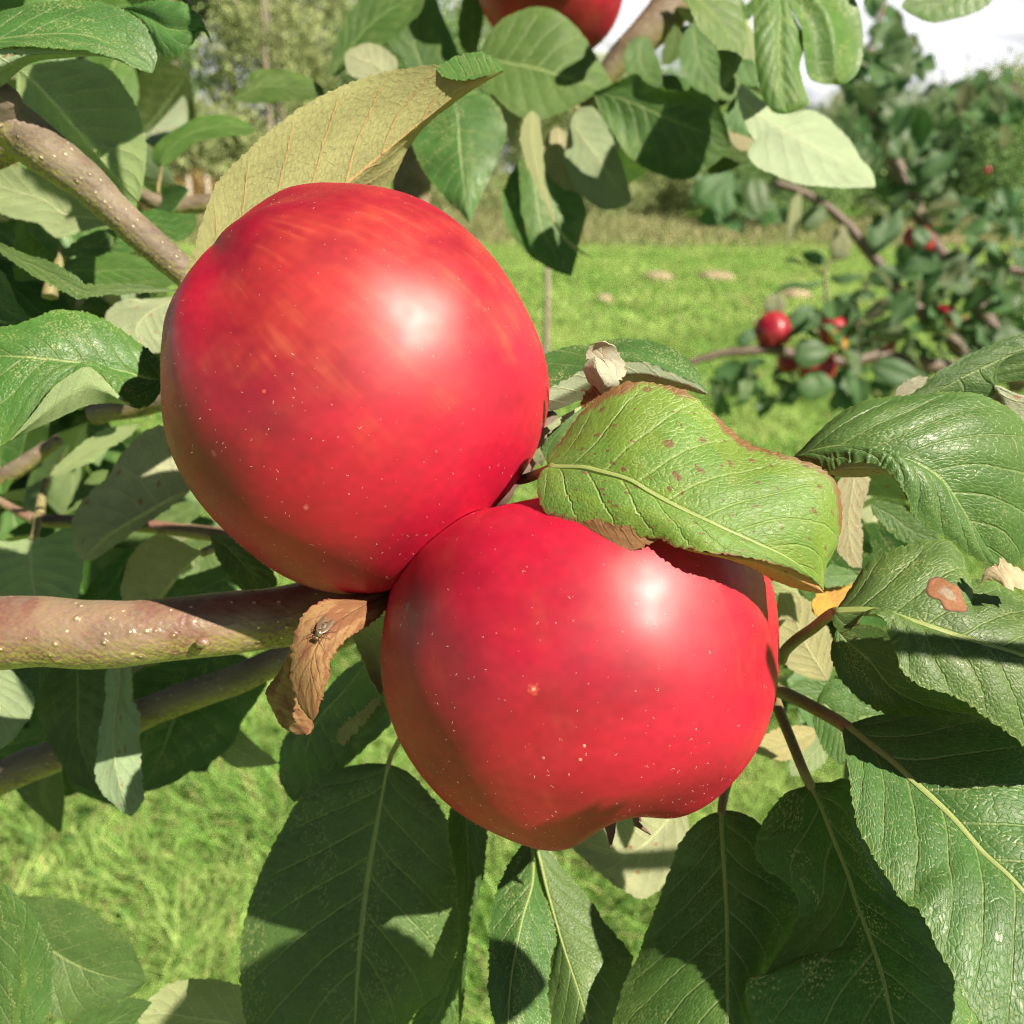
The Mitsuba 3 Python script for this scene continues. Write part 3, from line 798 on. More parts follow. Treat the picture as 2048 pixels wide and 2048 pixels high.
apple_a = apple(710, 781, 203, 0.0380, (-0.66, 0.66, -0.30), 0, 'large red apple, the upper of the touching pair', squash=1.0, lobes=0.030, hairs=900, spin=0.4, basin=0.0, ball=0.85, tall=1.065, sepals=False)
apple_b = apple(1158, 1288, 199, 0.0397, (0.20, -0.97, 0.02), 1, 'large red apple, the lower of the touching pair, its eye pointing down', squash=0.885, lobes=0.050, hairs=900, spin=0.314)
for pic, (mx, my), rad, col, am in ((apple_b, (1068, 1381), 0.45, (0.80, 0.52, 0.36), 0.95), (apple_b, (1068, 1381), 1.2, (0.60, 0.09, 0.06), 0.5), (apple_b, (1176, 1626), 1.0, (0.52, 0.30, 0.22), 0.8), (apple_b, (1190, 1628), 0.7, (0.55, 0.34, 0.25), 0.8),
                                    (apple_b, (812, 1213), 1.0, (0.20, 0.09, 0.13), 0.7), (apple_b, (1288, 1572), 0.8, (0.08, 0.004, 0.010), 0.8), (apple_b, (1172, 1490), 0.35, (0.75, 0.42, 0.30), 0.8), (apple_b, (1166, 1520), 0.4, (0.70, 0.30, 0.22), 0.8),
                                    (apple_a, (430, 910), 0.8, (0.42, 0.10, 0.12), 0.5), (apple_a, (608, 1016), 0.7, (0.50, 0.14, 0.14), 0.6), (apple_a, (527, 788), 0.5, (0.60, 0.10, 0.08), 0.6)):
    q_ = pic[1].reshape(-1, 3) - EYE
    uvq = np.stack([1024 + F * (q_ @ RIGHT) / (q_ @ FWD), 1024 - F * (q_ @ UP) / (q_ @ FWD)], -1)
    near_ = np.where((q_ @ FWD) < np.median(q_ @ FWD), np.linalg.norm(uvq - [mx, my], axis=1), 1e9)
    MARKS.append((tuple(pic[1].reshape(-1, 3)[int(np.argmin(near_))]), rad, col, am))
apple_c = apple(1103, -42, 480, 0.036, (-0.35, 0.15, -0.92), 2, 'red apple at the top edge of the photo above the oval leaf', lobes=0.06)

# ------------------------------------------------------------------ the near apple tree: limbs
TREE = numbered('apple_tree')
labels[TREE] = {'label': 'near apple tree whose limbs and leaves surround the pair of big red apples', 'category': 'apple tree'}


def limb(name, tile, pts, radii, bump=0.10, sides=20, seed=0, mat='bark', label=None, n=None, root=None):
    v, f, u = ptube(tile, pts, radii, sides=sides, bump=bump, seed=seed, n=n)
    key = numbered((root or TREE) + '__' + name)
    add_mesh(key, v, f, mat, u, label=label)
    return key


# main limb below the apples (with node swellings), going on behind them to the fruiting spur
main = limb('branch', 'K', [(-400, 860, 212), (-100, 872, 207), (80, 870, 205), (300, 868, 205), (450, 880, 205), (640, 879, 205), (900, 857, 206), (1150, 828, 208), (1230, 820, 209), (1400, 800, 211), (1650, 762, 216), (1900, 700, 224), (2300, 520, 238), (2700, 250, 246)],
            [0.0080, 0.0078, 0.0076, 0.0073, 0.0070, 0.0066, 0.0067, 0.0066, 0.0070, 0.0066, 0.0063, 0.0060, 0.0056, 0.005], bump=0.05, sides=40, n=220, seed=1, label='thick reddish limb with pale lenticels running under the upper apple')
m = trimesh.creation.icosphere(subdivisions=3, radius=1.0)
mv = np.array(m.vertices) * [0.0014, 0.0010, 0.0011]
add_mesh(main + '__bud', mv + W3(*px('K', (1118, 925))[0], 199.4), np.array(m.faces), 'bark')
limb('branch', 'A', [(-420, 420, 236), (-200, 560, 236), (-30, 640, 238), (100, 720, 240), (250, 838, 240), (470, 1000, 241), (600, 1128, 242), (740, 1262, 243), (900, 1402, 244), (1030, 1515, 246), (1300, 1760, 252), (1700, 2100, 262)],
     [0.0066, 0.0064, 0.0062, 0.0058, 0.0050, 0.0041, 0.0040, 0.0037, 0.0036, 0.0036, 0.0035, 0.003], bump=0.06, sides=32, n=200, seed=2, mat='bark_grey', label='grey brown limb coming down from the upper left to the upper apple')
limb('spur', 'A', [(60, 730, 240), (20, 640, 237), (30, 570, 234), (60, 520, 232)], [0.0050, 0.0046, 0.0040, 0.0028], bump=0.25, seed=3, mat='old_wood')
limb('branch', 'A', [(-300, 900, 245), (-100, 850, 243), (60, 800, 241), (160, 790, 241)], [0.0046, 0.0044, 0.0046, 0.004], bump=0.15, seed=4, mat='bark_grey')
limb('branch', 'K', [(-300, 1780, 292), (0, 1672, 290), (150, 1606, 290), (310, 1545, 290), (550, 1430, 290), (780, 1325, 290), (1000, 1235, 289), (1300, 1130, 287), (1500, 1040, 285), (1800, 920, 282), (2300, 700, 278)],
     [0.0052, 0.0050, 0.0049, 0.0048, 0.0046, 0.0045, 0.0044, 0.0042, 0.0040, 0.0036, 0.003], bump=0.05, sides=26, n=140, seed=5, mat='bark_grey', label='shaded limb sloping below the thick reddish limb')
limb('twig', 'K', [(-60, 110, 318), (60, 180, 315), (170, 235, 312), (300, 255, 312), (420, 258, 312), (600, 262, 312), (760, 275, 312), (1000, 305, 311), (1250, 335, 310), (1500, 380, 305)], [0.0012, 0.0014, 0.002, 0.0023, 0.0023, 0.0022, 0.0022, 0.0024, 0.0024, 0.002], bump=0.08, seed=6)
limb('twig', 'A', [(700, 1050, 385), (790, 1085, 382), (900, 1128, 380), (1030, 1140, 380), (1250, 1100, 378), (1500, 1050, 375)], [0.0026, 0.0028, 0.0034, 0.0034, 0.003, 0.0026], bump=0.15, seed=7, mat='bark_grey')
limb('branch', 'L', [(900, -260, 492), (720, -90, 490), (560, 120, 488), (420, 260, 488), (290, 380, 490), (180, 520, 492), (60, 700, 495)], [0.0125, 0.0115, 0.0105, 0.0090, 0.0075, 0.005, 0.003], bump=0.08, sides=24, seed=8, mat='bark_grey', label='dark thick limb beside the topmost apple')
limb('branch', 'B', [(480, 760, 520), (485, 950, 520), (475, 1100, 520), (470, 1400, 520)], [0.011, 0.0105, 0.010, 0.009], bump=0.1, seed=9, mat='bark_grey')
limb('twig', 'D', [(-60, 1010, 345), (100, 930, 343), (260, 815, 342), (330, 770, 342)], [0.0034, 0.0032, 0.0028, 0.002], bump=0.1, seed=10, mat='bark_grey')
limb('twig', 'D', [(520, 640, 330), (600, 610, 328), (760, 590, 325), (900, 560, 320), (1100, 540, 310)], [0.0036, 0.0036, 0.0033, 0.003, 0.003], bump=0.1, seed=11, mat='bark_grey')
limb('spur', 'I', [(0, 1290, 222), (120, 1165, 217), (230, 1070, 214), (330, 960, 213), (430, 830, 216), (560, 640, 222)], [0.0034, 0.0034, 0.0036, 0.0032, 0.0028, 0.002], bump=0.30, sides=24, seed=12, mat='old_wood', label='knobbly fruiting spur between the two apples')

# ------------------------------------------------------------------ leaves of the near apple tree
def leaf(mat, patches, pet=None, petr=0.0007, rib=None, label=None, root=None, tile=None):
    """one leaf: its sheets joined, with its stalk (and a raised midrib where the photo shows it) as sub-parts"""
    LEAF_ID[0] = (LEAF_ID[0] + 1) % 60
    parts = []
    for k in patches:
        k = dict(k)
        (sh, P, ts) = patch(**k)
        parts.append(sh)
        if k is not None and len(parts) == 1:
            P0, k0, ts0 = P, k, ts
    v, f, u = join(parts)
    key = numbered((root or TREE) + '__leaf')
    add_mesh(key, v, f, mat, u, label=label)
    ns = k0.get('ns', 11)
    if pet is not None:
        a = np.asarray(pet, float).reshape(-1, 3)
        xy = px(k0['tile'], a[:, :2])
        path = np.vstack([P0[2, ns], W3(xy[:, 0], xy[:, 1], a[:, 2])])
        v, f, u = tube(path, [petr * 0.9, petr, petr * 1.15], sides=10)
        add_mesh(key + '__stalk', v, f, 'petiole', u)
    if rib:
        line = P0[1:int(len(P0) * 0.93):4, ns]
        tow = EYE - line
        tow /= np.linalg.norm(tow, axis=1, keepdims=True)
        v, f, u = tube(line + tow * rib * 0.15, np.linspace(rib, rib * 0.25, 6), sides=8, n=60)
        add_mesh(key + '__midrib', v, f, 'midrib', u)
    return key, P0, ts0


def pt(tile, B, T, L, R, z, **k):
    return dict(tile=tile, B=B, T=T, L=L, R=R, z=z, **k)


# --- leaves touching the two apples
leaf('leaf_bronze', [pt('W', (335, 625), (950, 135), (332, 560, 362, 480, 400, 362, 470, 282, 560, 208, 650, 160, 740, 132, 838, 122, 905, 122), (420, 560, 560, 480, 690, 400, 745, 340, 775, 278, 830, 215, 905, 160), (208, 212, 216, 214), M=(380, 560, 520, 440, 650, 350, 760, 258, 850, 185),
                        top=0, zl=-5, zr=9, pk=0.35, un=0.5, saw=0.5, nt=170),
                     pt('W', (822, 130), (950, 134), (860, 108, 905, 99, 935, 112), (850, 150, 900, 146), (213, 211), top=1, half=True, nt=50, ns=6, saw=0.5)],
     label='long bronze leaf showing its downy underside behind the upper apple')
leaf_key, P_yel, ts_yel = leaf('leaf_yellowing', [
    pt('I', (545, 925), (2060, 1600), (540, 880, 560, 840, 620, 755, 720, 620, 830, 535, 930, 468, 1080, 452, 1180, 458, 1290, 482, 1410, 560, 1480, 620, 1560, 690, 1680, 800, 1770, 850, 1880, 890, 2026, 938, 2126, 1020, 2155, 1190, 2120, 1340, 2060, 1470),
       (500, 950, 478, 1040, 515, 1150, 620, 1200, 740, 1240, 850, 1258, 1000, 1285, 1160, 1315, 1280, 1370, 1450, 1402, 1650, 1425, 1850, 1470, 1980, 1530), (177, 169, 165, 165, 172),
       M=(610, 925, 700, 925, 850, 955, 1000, 1000, 1100, 1060, 1250, 1140, 1400, 1210, 1600, 1300, 1800, 1390, 1950, 1480), zl=10, zr=-1, cup=0.8, un=0.8, rf=1.3, pk=0.20, nt=190, ns=15, saw=0.55),
    pt('I', (1180, 1330), (2065, 1615), (1300, 1372, 1450, 1400, 1650, 1424, 1850, 1470, 1990, 1535), (1330, 1385, 1500, 1425, 1670, 1475, 1800, 1545, 1960, 1600), (165, 167, 172), top=0, half=True, zr=4, nt=60, ns=5, saw=0.3)],
    pet=[(500, 955, 189), (420, 985, 199), (345, 985, 207), (320, 930, 210)], petr=0.0010, rib=0.0007, label='yellow green leaf with purple brown blotches lying over the lower apple')
# its dry brown lobe at the lower margin
(sh, _, _) = patch('I', (705, 1228), (1165, 1312), (760, 1205, 850, 1225, 1000, 1262, 1100, 1290), (770, 1285, 850, 1335, 900, 1355, 945, 1388, 1040, 1375, 1110, 1335), (169.5, 166, 166), top=0, half=True, un=1.6, rf=1.5, nt=60, ns=7, saw=0.7, lid=7)
add_mesh(leaf_key + '__withered_lobe', sh[0], sh[1], 'leaf_dry', sh[2], label='withered brown lobe of the leaf margin')

leaf('leaf_green', [pt('I', (430, 600), (1425, 515), (530, 300, 650, 265, 800, 248, 880, 226, 980, 214, 1100, 230, 1250, 282, 1325, 345, 1395, 450), (530, 500, 640, 440, 740, 382, 860, 345, 960, 338, 1100, 352, 1200, 392, 1300, 432, 1400, 490), (212, 216, 214), zl=5, zr=-3, half=True, saw=0.5, nt=120, ns=8),
                    pt('I', (430, 605), (1425, 520), (530, 502, 640, 442, 740, 384, 860, 347, 960, 340, 1100, 354, 1200, 394, 1300, 434, 1400, 492), (500, 625, 640, 590, 760, 540, 900, 490, 1060, 468, 1290, 495, 1390, 520), (211, 213, 213), zr=7, top=0, half=True, nt=100, ns=8)],
     label='green leaf folded over its golden underside between the apples')
leaf('leaf_bleached', [pt('I', (835, 545), (800, 318), (800, 500, 770, 455, 742, 395, 755, 345), (880, 505, 932, 465, 890, 400, 850, 345), (190, 184, 186), top=0, un=0.3, rf=0.3, pk=0.1, nt=60, ns=7, zl=3, zr=2, saw=0.2),
                       pt('I', (900, 455), (845, 228), (880, 400, 850, 340, 790, 320, 755, 325, 775, 260), (950, 430, 965, 370, 930, 290, 885, 245), (188, 191, 188), top=1, un=0.3, rf=0.5, pk=0.1, nt=60, ns=7, saw=0.6)],
     label='bleached dry leaf tip twisted upright above the yellow green leaf')
leaf('leaf_dry', [pt('I', (728, 600), (800, 480), (722, 560, 750, 510, 770, 478), (770, 570, 830, 535, 815, 510), (190, 187), un=0.8, nt=40, ns=5)])
leaf('leaf_green', [pt('I', (505, 915), (735, 585), (450, 860, 455, 790, 500, 725, 560, 680, 640, 630), (520, 880, 500, 800, 545, 730, 600, 690, 670, 640), (203, 199, 203), top=0, half=True, nt=60, ns=5, saw=0.2),
                    pt('I', (540, 900), (735, 590), (505, 830, 530, 760, 600, 690), (590, 800, 650, 720, 700, 650), (210, 208, 209), top=1, nt=60, ns=6)])

# --- the withered leaf that carries the fly
dry_key, P_dry, ts_dry = leaf('leaf_dry', [
    pt('J', (960, 500), (485, 1215), (860, 498, 700, 515, 560, 548, 455, 615, 392, 715, 366, 830, 360, 950, 385, 1070, 430, 1160), (900, 590, 800, 685, 712, 735, 640, 800, 580, 900, 562, 1000, 535, 1100, 505, 1180), (208, 193, 184, 183, 187), M=(800, 570, 640, 660, 540, 760, 480, 880, 470, 1000, 480, 1120), zl=2.5, zr=1.5, cup=0.5, un=1.2, rf=1.0, pk=0.2, nt=150),
    pt('J', (372, 800), (450, 1295), (320, 900, 285, 960, 240, 1030, 232, 1080, 258, 1150, 290, 1220, 340, 1270), (368, 900, 378, 1000, 400, 1090, 440, 1165, 478, 1225, 480, 1270), (188, 194, 191), top=1, half=True, zl=3, un=1.6, rf=1.4, nt=90, ns=8, saw=0.5)],
    label='withered curled brown leaf hanging between the limb and the lower apple')
leaf('leaf_green', [pt('J', (900, 640), (850, 1080), (700, 740, 742, 850, 800, 980, 838, 1050), (930, 800, 900, 1000), (216, 222, 216), top=0, half=True, zl=-1, nt=70, ns=7),
                    pt('J', (855, 1075), (615, 1310), (790, 1130, 705, 1195, 650, 1240), (840, 1150, 760, 1235, 660, 1345), (214, 212, 210), top=0, half=True, nt=70, ns=6, saw=0.9),
                    pt('J', (865, 1110), (640, 1360), (800, 1180, 720, 1270), (880, 1180, 790, 1290), (217, 216), top=1, half=True, nt=40, ns=5)],
     label='pale leaf seen edge on, bent against the lower apple')
leaf('leaf_green', [pt('J', (800, 860), (385, 1668), (600, 1000, 440, 1200, 330, 1310, 296, 1440, 308, 1560), (900, 1050, 900, 1250, 740, 1400, 600, 1520, 470, 1610), (252, 256, 258), M=(700, 1000, 520, 1200, 445, 1380, 460, 1560), zl=4, zr=-2, nt=120)],
     label='dark shaded leaf behind the withered leaf')

# --- bottom leaves
leaf('leaf_green', [pt('G', (352, 500), (120, 2230), (180, 500, 40, 540, -60, 600, -164, 720, -264, 900, -354, 1080, -410, 1220, -456, 1400, -474, 1600, -466, 1780, -440, 1950, -330, 2120), (480, 560, 600, 690, 670, 800, 695, 960, 722, 1100, 744, 1300, 742, 1480, 690, 1640, 600, 1775, 500, 1860, 440, 1960, 320, 2110),
                       (236, 232, 228, 226), M=(335, 560, 275, 900, 240, 1100, 205, 1400, 182, 1650, 165, 1932), zl=6, zr=7, cup=1.6, un=0.8, nt=220, ns=16, saw=0.5)],
     pet=[(370, 440, 236), (420, 350, 234), (480, 250, 232)], rib=0.0004, label='large dark green leaf hanging in the shade left of the lower apple')
leaf('leaf_green', [pt('G', (770, 620), (742, 1960), (680, 800, 690, 1000, 725, 1200, 730, 1400, 735, 1700), (890, 830, 888, 1000, 866, 1150, 836, 1280, 800, 1400, 785, 1540, 770, 1750), (250, 247, 246), zl=3, nt=120)],
     label='narrow leaf half hidden behind the large dark leaf')
leaf('leaf_green', [pt('G', (760, 1480), (440, 2080), (640, 1700, 520, 1850, 480, 1920), (745, 1650, 722, 1800, 708, 1932, 600, 2030), (242, 240), nt=100)])
leaf('leaf_green', [pt('G', (1132, 900), (1060, 2260), (1075, 960, 1000, 1075, 942, 1210, 912, 1320, 902, 1480, 896, 1680, 912, 1820, 945, 1960, 990, 2120), (1152, 1010, 1175, 1160, 1232, 1300, 1275, 1450, 1240, 1600, 1225, 1760, 1248, 1932, 1180, 2100),
                       (232, 218, 206, 198), M=(1150, 1050, 1140, 1180, 1095, 1330, 1040, 1600, 1012, 1932), zl=3, zr=5, nt=170, ns=13)], rib=0.0004, label='sunlit leaf hanging below the lower apple')
leaf('leaf_green', [pt('G', (1145, 900), (1530, 2260), (1165, 1050, 1225, 1260, 1275, 1450, 1242, 1570, 1228, 1750, 1252, 1950, 1380, 2150), (1225, 945, 1302, 1060, 1382, 1150, 1452, 1240, 1542, 1370, 1652, 1500, 1702, 1580, 1650, 1750, 1600, 1890, 1570, 2080),
                       (234, 224, 215, 210), M=(1180, 1000, 1228, 1200, 1330, 1550, 1392, 1730, 1455, 1932), zl=3, zr=4, nt=170, ns=13)], rib=0.0004, label='leaf below the lower apple, half in shadow, right of the sunlit one')
leaf('leaf_green', [pt('G', (1960, 700), (1310, 880), (2000, 950, 1925, 1080, 1880, 1150, 1800, 1228, 1690, 1218, 1560, 1140, 1430, 1030, 1360, 960), (1750, 640, 1500, 700, 1380, 790), (276, 272, 268), M=(1850, 850, 1690, 980, 1500, 950), top=0, zl=-3, nt=120)],
     label='pale underside of a leaf below the eye of the lower apple')
leaf('leaf_green', [pt('H', (262, 765), (270, 2300), (200, 775, 90, 850, 6, 980, -36, 1100, -96, 1250, -146, 1380, -206, 1560, -266, 1700, -300, 1810, -326, 1940, -250, 2150), (310, 755, 400, 780, 480, 830, 525, 1000, 640, 1150, 688, 1250, 684, 1340, 600, 1500, 505, 1645, 418, 1685, 412, 1800, 440, 1950, 420, 2150),
                       (216, 205, 195, 188), M=(265, 870, 275, 1050, 290, 1300, 296, 1600, 297, 1932), zl=[0, 8, 10, 9, 5, 0], zr=4, cup=1.0, nt=220, ns=15, saw=0.5)],
     pet=[(272, 690, 219), (300, 580, 222), (340, 450, 226)], petr=0.0011, rib=0.0006, label='dark speckled leaf with a pale straight midrib below the lower apple')
leaf('leaf_green', [pt('H', (752, 612), (1320, 2360), (700, 625, 640, 645, 540, 745, 482, 840, 450, 950, 468, 1040, 520, 1090, 590, 1130, 650, 1190, 690, 1290, 660, 1400, 560, 1560, 500, 1645, 415, 1678, 410, 1790, 440, 1932, 560, 2080, 900, 2300), (800, 600, 870, 598, 950, 580, 1030, 850, 1120, 1050, 1220, 1200, 1360, 1320, 1460, 1480, 1560, 1650, 1660, 1850, 1640, 2100),
                       (207, 196, 186, 180), M=(765, 640, 812, 735, 882, 910, 952, 1080, 1012, 1270, 1082, 1450, 1152, 1660, 1212, 1932), zl=2, zr=4, cup=0.8, un=1.2, nt=220, ns=15)],
     pet=[(700, 500, 208), (640, 350, 214), (575, 190, 222), (540, 90, 228)], petr=0.0012, rib=0.0006, label='wavy dark speckled leaf, right of the one with the straight midrib')
leaf('leaf_green', [pt('H', (945, 288), (2400, 2080), (930, 330, 945, 450, 962, 580, 1000, 800, 1062, 950, 1182, 1120, 1250, 1240, 1372, 1320, 1432, 1460, 1502, 1600, 1560, 1720, 1640, 1850, 1760, 2000, 2050, 2150), (1010, 266, 1150, 228, 1350, 234, 1600, 250, 1780, 300, 1932, 380, 2200, 700, 2420, 1300),
                       (192, 178, 166, 158), M=(1010, 335, 1080, 390, 1200, 480, 1330, 600, 1500, 752, 1700, 972, 1932, 1195, 2150, 1560), zl=-9, zr=9, cup=1.0, nt=240, ns=18, saw=0.55, pk=0.36)],
     pet=[(860, 235, 200), (760, 180, 206), (640, 120, 215), (570, 90, 222), (500, 40, 226)], petr=0.0014, rib=0.0010, label='large sunlit leaf with a thick pale midrib in the lower right corner')
k4, P4, ts4 = leaf('leaf_green', [pt('E', (885, 1588), (2450, 2250), (930, 1520, 1000, 1400, 1075, 1305, 1200, 1238, 1330, 1202, 1480, 1190, 1570, 1250, 1600, 1320, 1606, 1400, 1700, 1408, 1850, 1470, 1990, 1530, 2250, 1750, 2420, 2050), (878, 1640, 905, 1690, 980, 1685, 1060, 1600, 1130, 1598, 1185, 1640, 1212, 1730, 1242, 1860, 1302, 1950, 1432, 2012, 1600, 2062, 1760, 2185, 1950, 2340, 2250, 2420),
                                     (180, 173, 172, 176), M=(960, 1578, 1150, 1586, 1350, 1642, 1600, 1722, 1932, 1815, 2200, 1980), zl=11, zr=-4, cup=1.2, un=1.0, nt=240, ns=17, pk=0.42)],
                    pet=[(840, 1615, 190), (760, 1680, 196), (680, 1735, 203), (620, 1790, 210), (590, 1850, 214)], petr=0.0011, rib=0.0009, label='bright leaf with a round brown dead spot at the right edge')
leaf('leaf_green', [pt('E', (900, 1680), (1830, 2215), (1000, 1660, 1180, 1690, 1300, 1900, 1450, 2000, 1650, 2080), (868, 1790, 880, 1880, 945, 1992, 1080, 2102, 1250, 2178, 1450, 2214, 1650, 2218), (204, 199, 198), zl=-2, nt=130)],
     label='dark leaf in the shade under the one with the dead spot')
leaf('leaf_green', [pt('E', (655, 738), (1850, 1345), (720, 685, 800, 590, 900, 500, 1050, 422, 1200, 395, 1400, 384, 1550, 378, 1700, 394, 1830, 455, 1950, 560, 2060, 760, 2080, 1000, 1980, 1220), (760, 782, 840, 800, 950, 752, 1080, 748, 1180, 790, 1232, 870, 1282, 960, 1310, 1030, 1352, 1075, 1450, 1150, 1560, 1208, 1650, 1278, 1760, 1330),
                       (196, 189, 187, 190, 196), M=(740, 700, 830, 675, 930, 668, 1100, 700, 1280, 742, 1420, 805, 1540, 925, 1650, 1100, 1750, 1260), zl=9, zr=-3, cup=1.6, nt=240, ns=17, pk=0.42),
                    pt('E', (770, 785), (1290, 965), (850, 800, 950, 752, 1080, 748, 1180, 790, 1232, 868), (850, 822, 950, 842, 1080, 832, 1180, 822, 1240, 880), (196, 191, 188), top=0, half=True, zr=5, nt=60, ns=6, saw=0.2)],
     label='large pale green speckled leaf curving down at the right edge')
leaf('leaf_green', [pt('E', (2250, 280), (1285, 405), (2100, 60, 1932, 55, 1800, 92, 1650, 152, 1550, 205, 1480, 242, 1400, 312, 1335, 365), (1420, 410, 1550, 430, 1750, 470, 1932, 600, 2120, 520), (208, 206, 208), M=(2000, 130, 1800, 190, 1600, 285, 1450, 370), zl=2, zr=4, nt=150, ns=13)],
     label='green leaf at the right edge behind the pale speckled one')
leaf('leaf_bleached', [pt('E', (1215, 405), (1405, 288), (1240, 350, 1285, 308, 1340, 285), (1280, 402, 1320, 385, 1370, 335), (210, 208), top=0, nt=40, ns=5)], label='small pale curled leaf tip at the right')
scene_dry = leaf('leaf_bleached', [pt('E', (1690, 1425), (1990, 1400), (1745, 1345, 1790, 1320, 1815, 1280, 1850, 1320, 1910, 1345), (1740, 1400, 1790, 1418, 1840, 1462, 1900, 1445, 1950, 1478), (174, 172, 174), half=True, un=1.2, rf=1.5, nt=60, ns=7, saw=0.8)], label='torn grey brown dry shred at the right edge')
leaf('leaf_green', [pt('E', (1085, 985), (1500, 1215), (1180, 975, 1260, 1000, 1340, 1065, 1420, 1130, 1470, 1180), (1110, 1060, 1180, 1130, 1290, 1205, 1400, 1200), (232, 228), nt=90)])
leaf('leaf_green', [pt('E', (985, 800), (1035, 1340), (900, 880, 886, 1050, 900, 1220, 960, 1320), (1080, 850, 1062, 940, 1035, 1040, 1040, 1200), (252, 250), top=0, nt=90)])
leaf('leaf_orange', [pt('E', (1000, 1425), (760, 1580), (900, 1430, 820, 1450, 775, 1500), (970, 1480, 900, 1560, 830, 1615), (242, 238), nt=60, ns=7)], label='orange spotted leaf right of the lower apple')
leaf('leaf_green', [pt('E', (1015, 1380), (775, 1440), (930, 1335, 850, 1332, 800, 1380), (980, 1425, 900, 1445, 820, 1445), (240, 236), nt=70, ns=7)])
leaf('leaf_green', [pt('E', (850, 1960), (580, 1480), (750, 1950, 600, 1850, 560, 1650), (880, 1800, 850, 1680, 780, 1560, 680, 1490), (262, 255), top=0, nt=100)], label='olive leaf underside right of the lower apple')
leaf('leaf_green', [pt('E', (720, 1500), (530, 1370), (650, 1420, 590, 1380), (690, 1500, 600, 1500), (262, 258), top=0, nt=60, ns=7)])
leaf('leaf_green', [pt('H', (790, 200), (950, 480), (800, 130, 870, 30, 960, 60, 1010, 180), (770, 260, 830, 420, 920, 500), (226, 222), nt=80)])
leaf('leaf_green', [pt('H', (1180, 200), (640, 80), (1000, 110, 870, 60, 740, 30), (1100, 230, 1000, 220, 820, 150), (236, 234), nt=80)])
leaf('leaf_green', [pt('H', (800, 310), (430, 420), (700, 285, 600, 290, 500, 340), (760, 380, 650, 470, 540, 470), (262, 258), top=0, nt=70)], label='bright pale leaf underside low behind the lower apple')
leaf('leaf_green', [pt('H', (830, 330), (640, 560), (720, 380, 650, 450), (860, 430, 800, 520, 720, 560), (270, 270), top=0, nt=60)])

# --- left edge, from the top
leaf('leaf_green', [pt('A', (-320, 420), (838, 405), (-100, 120, 100, 40, 400, 10, 700, 70, 800, 150, 850, 250, 866, 310), (-100, 300, 60, 262, 300, 262, 480, 275, 640, 320, 740, 372), (226, 222, 226), M=(-60, 230, 200, 190, 450, 190, 700, 290), zl=4, zr=-2, nt=150),
                    pt('A', (-200, 380), (820, 400), (60, 262, 300, 262, 480, 275, 640, 320, 740, 372), (0, 470, 90, 395, 160, 348, 350, 325, 560, 318, 690, 350), (223, 222, 225), top=0, half=True, zr=8, nt=100, ns=6, saw=0.3)],
     label='broad leaf with a curled lower edge at the top left')
leaf('leaf_green', [pt('A', (620, 60), (1168, 240), (800, 20, 950, 8, 1070, 55, 1130, 140), (770, 110, 845, 220, 880, 290, 990, 306, 1062, 240, 1085, 178, 1130, 170), (252, 245, 246), cup=1, nt=100)], label='notched glossy leaf at the top left')
leaf('leaf_green', [pt('A', (100, 380), (765, 1112), (110, 560, 200, 700, 330, 800, 450, 880, 560, 960, 650, 1060), (330, 325, 510, 335, 640, 420, 732, 560, 792, 720, 806, 860, 785, 1040), (300, 292, 290), M=(220, 480, 350, 620, 480, 780, 620, 950), top=0, zl=4, zr=-3, un=1.4, pk=0.4, nt=130)],
     label='sunlit pale underside with round rust spots behind the upper limb')
leaf('leaf_green', [pt('A', (640, 1230), (-150, 920), (520, 1130, 400, 1060, 240, 955, 100, 918, -20, 900), (560, 1250, 420, 1290, 330, 1310, 200, 1230, 60, 1200, -60, 1140), (312, 305, 304), top=0, zl=-2, un=1.2, nt=110)], label='pale underside with a round shadow left of the upper limb')
leaf('leaf_green', [pt('A', (895, 930), (1415, 715), (840, 870, 860, 800, 960, 715, 1100, 648, 1250, 634, 1350, 670), (920, 915, 1000, 850, 1100, 782, 1250, 756, 1350, 745), (402, 400), nt=80, zl=5, saw=0.3)], pet=[(880, 1000, 402), (875, 1080, 390), (890, 1125, 381)], petr=0.0007, label='arched dark leaf against the far wood')
leaf('leaf_green', [pt('A', (1275, 552), (1795, 520), (1330, 478, 1390, 400, 1500, 386, 1650, 408, 1750, 455), (1400, 568, 1550, 562, 1700, 556), (425, 420), nt=80, zl=4, saw=0.3)], label='flat dark leaf above the long bronze leaf')
leaf('leaf_green', [pt('A', (540, 1330), (1080, 1180), (750, 1190, 850, 1155, 950, 1172), (640, 1405, 740, 1390, 850, 1310, 1000, 1330, 1070, 1270), (334, 330), nt=80)])
leaf('leaf_green', [pt('A', (615, 1265), (335, 1405), (500, 1285, 420, 1330), (605, 1380, 530, 1418, 430, 1418), (302, 300), nt=60)])
leaf('leaf_green', [pt('A', (330, 1500), (920, 1520), (400, 1425, 520, 1395, 700, 1400, 850, 1440), (420, 1575, 600, 1590, 780, 1550), (322, 320), nt=80)])
leaf('leaf_green', [pt('A', (-220, 1300), (985, 1602), (0, 1342, 130, 1398, 260, 1438, 400, 1508, 480, 1568, 650, 1566, 800, 1578), (0, 1392, 100, 1468, 250, 1560, 330, 1602, 410, 1642, 520, 1640, 700, 1622, 850, 1615), (240, 236, 242), half=False, nt=130, un=0.3)], label='long narrow folded leaf left of the upper apple')
leaf('leaf_green', [pt('A', (-100, 1400), (190, 1795), (-100, 1600, -20, 1760, 80, 1790), (10, 1495, 40, 1540, 85, 1650, 135, 1730), (276, 274), nt=70)])
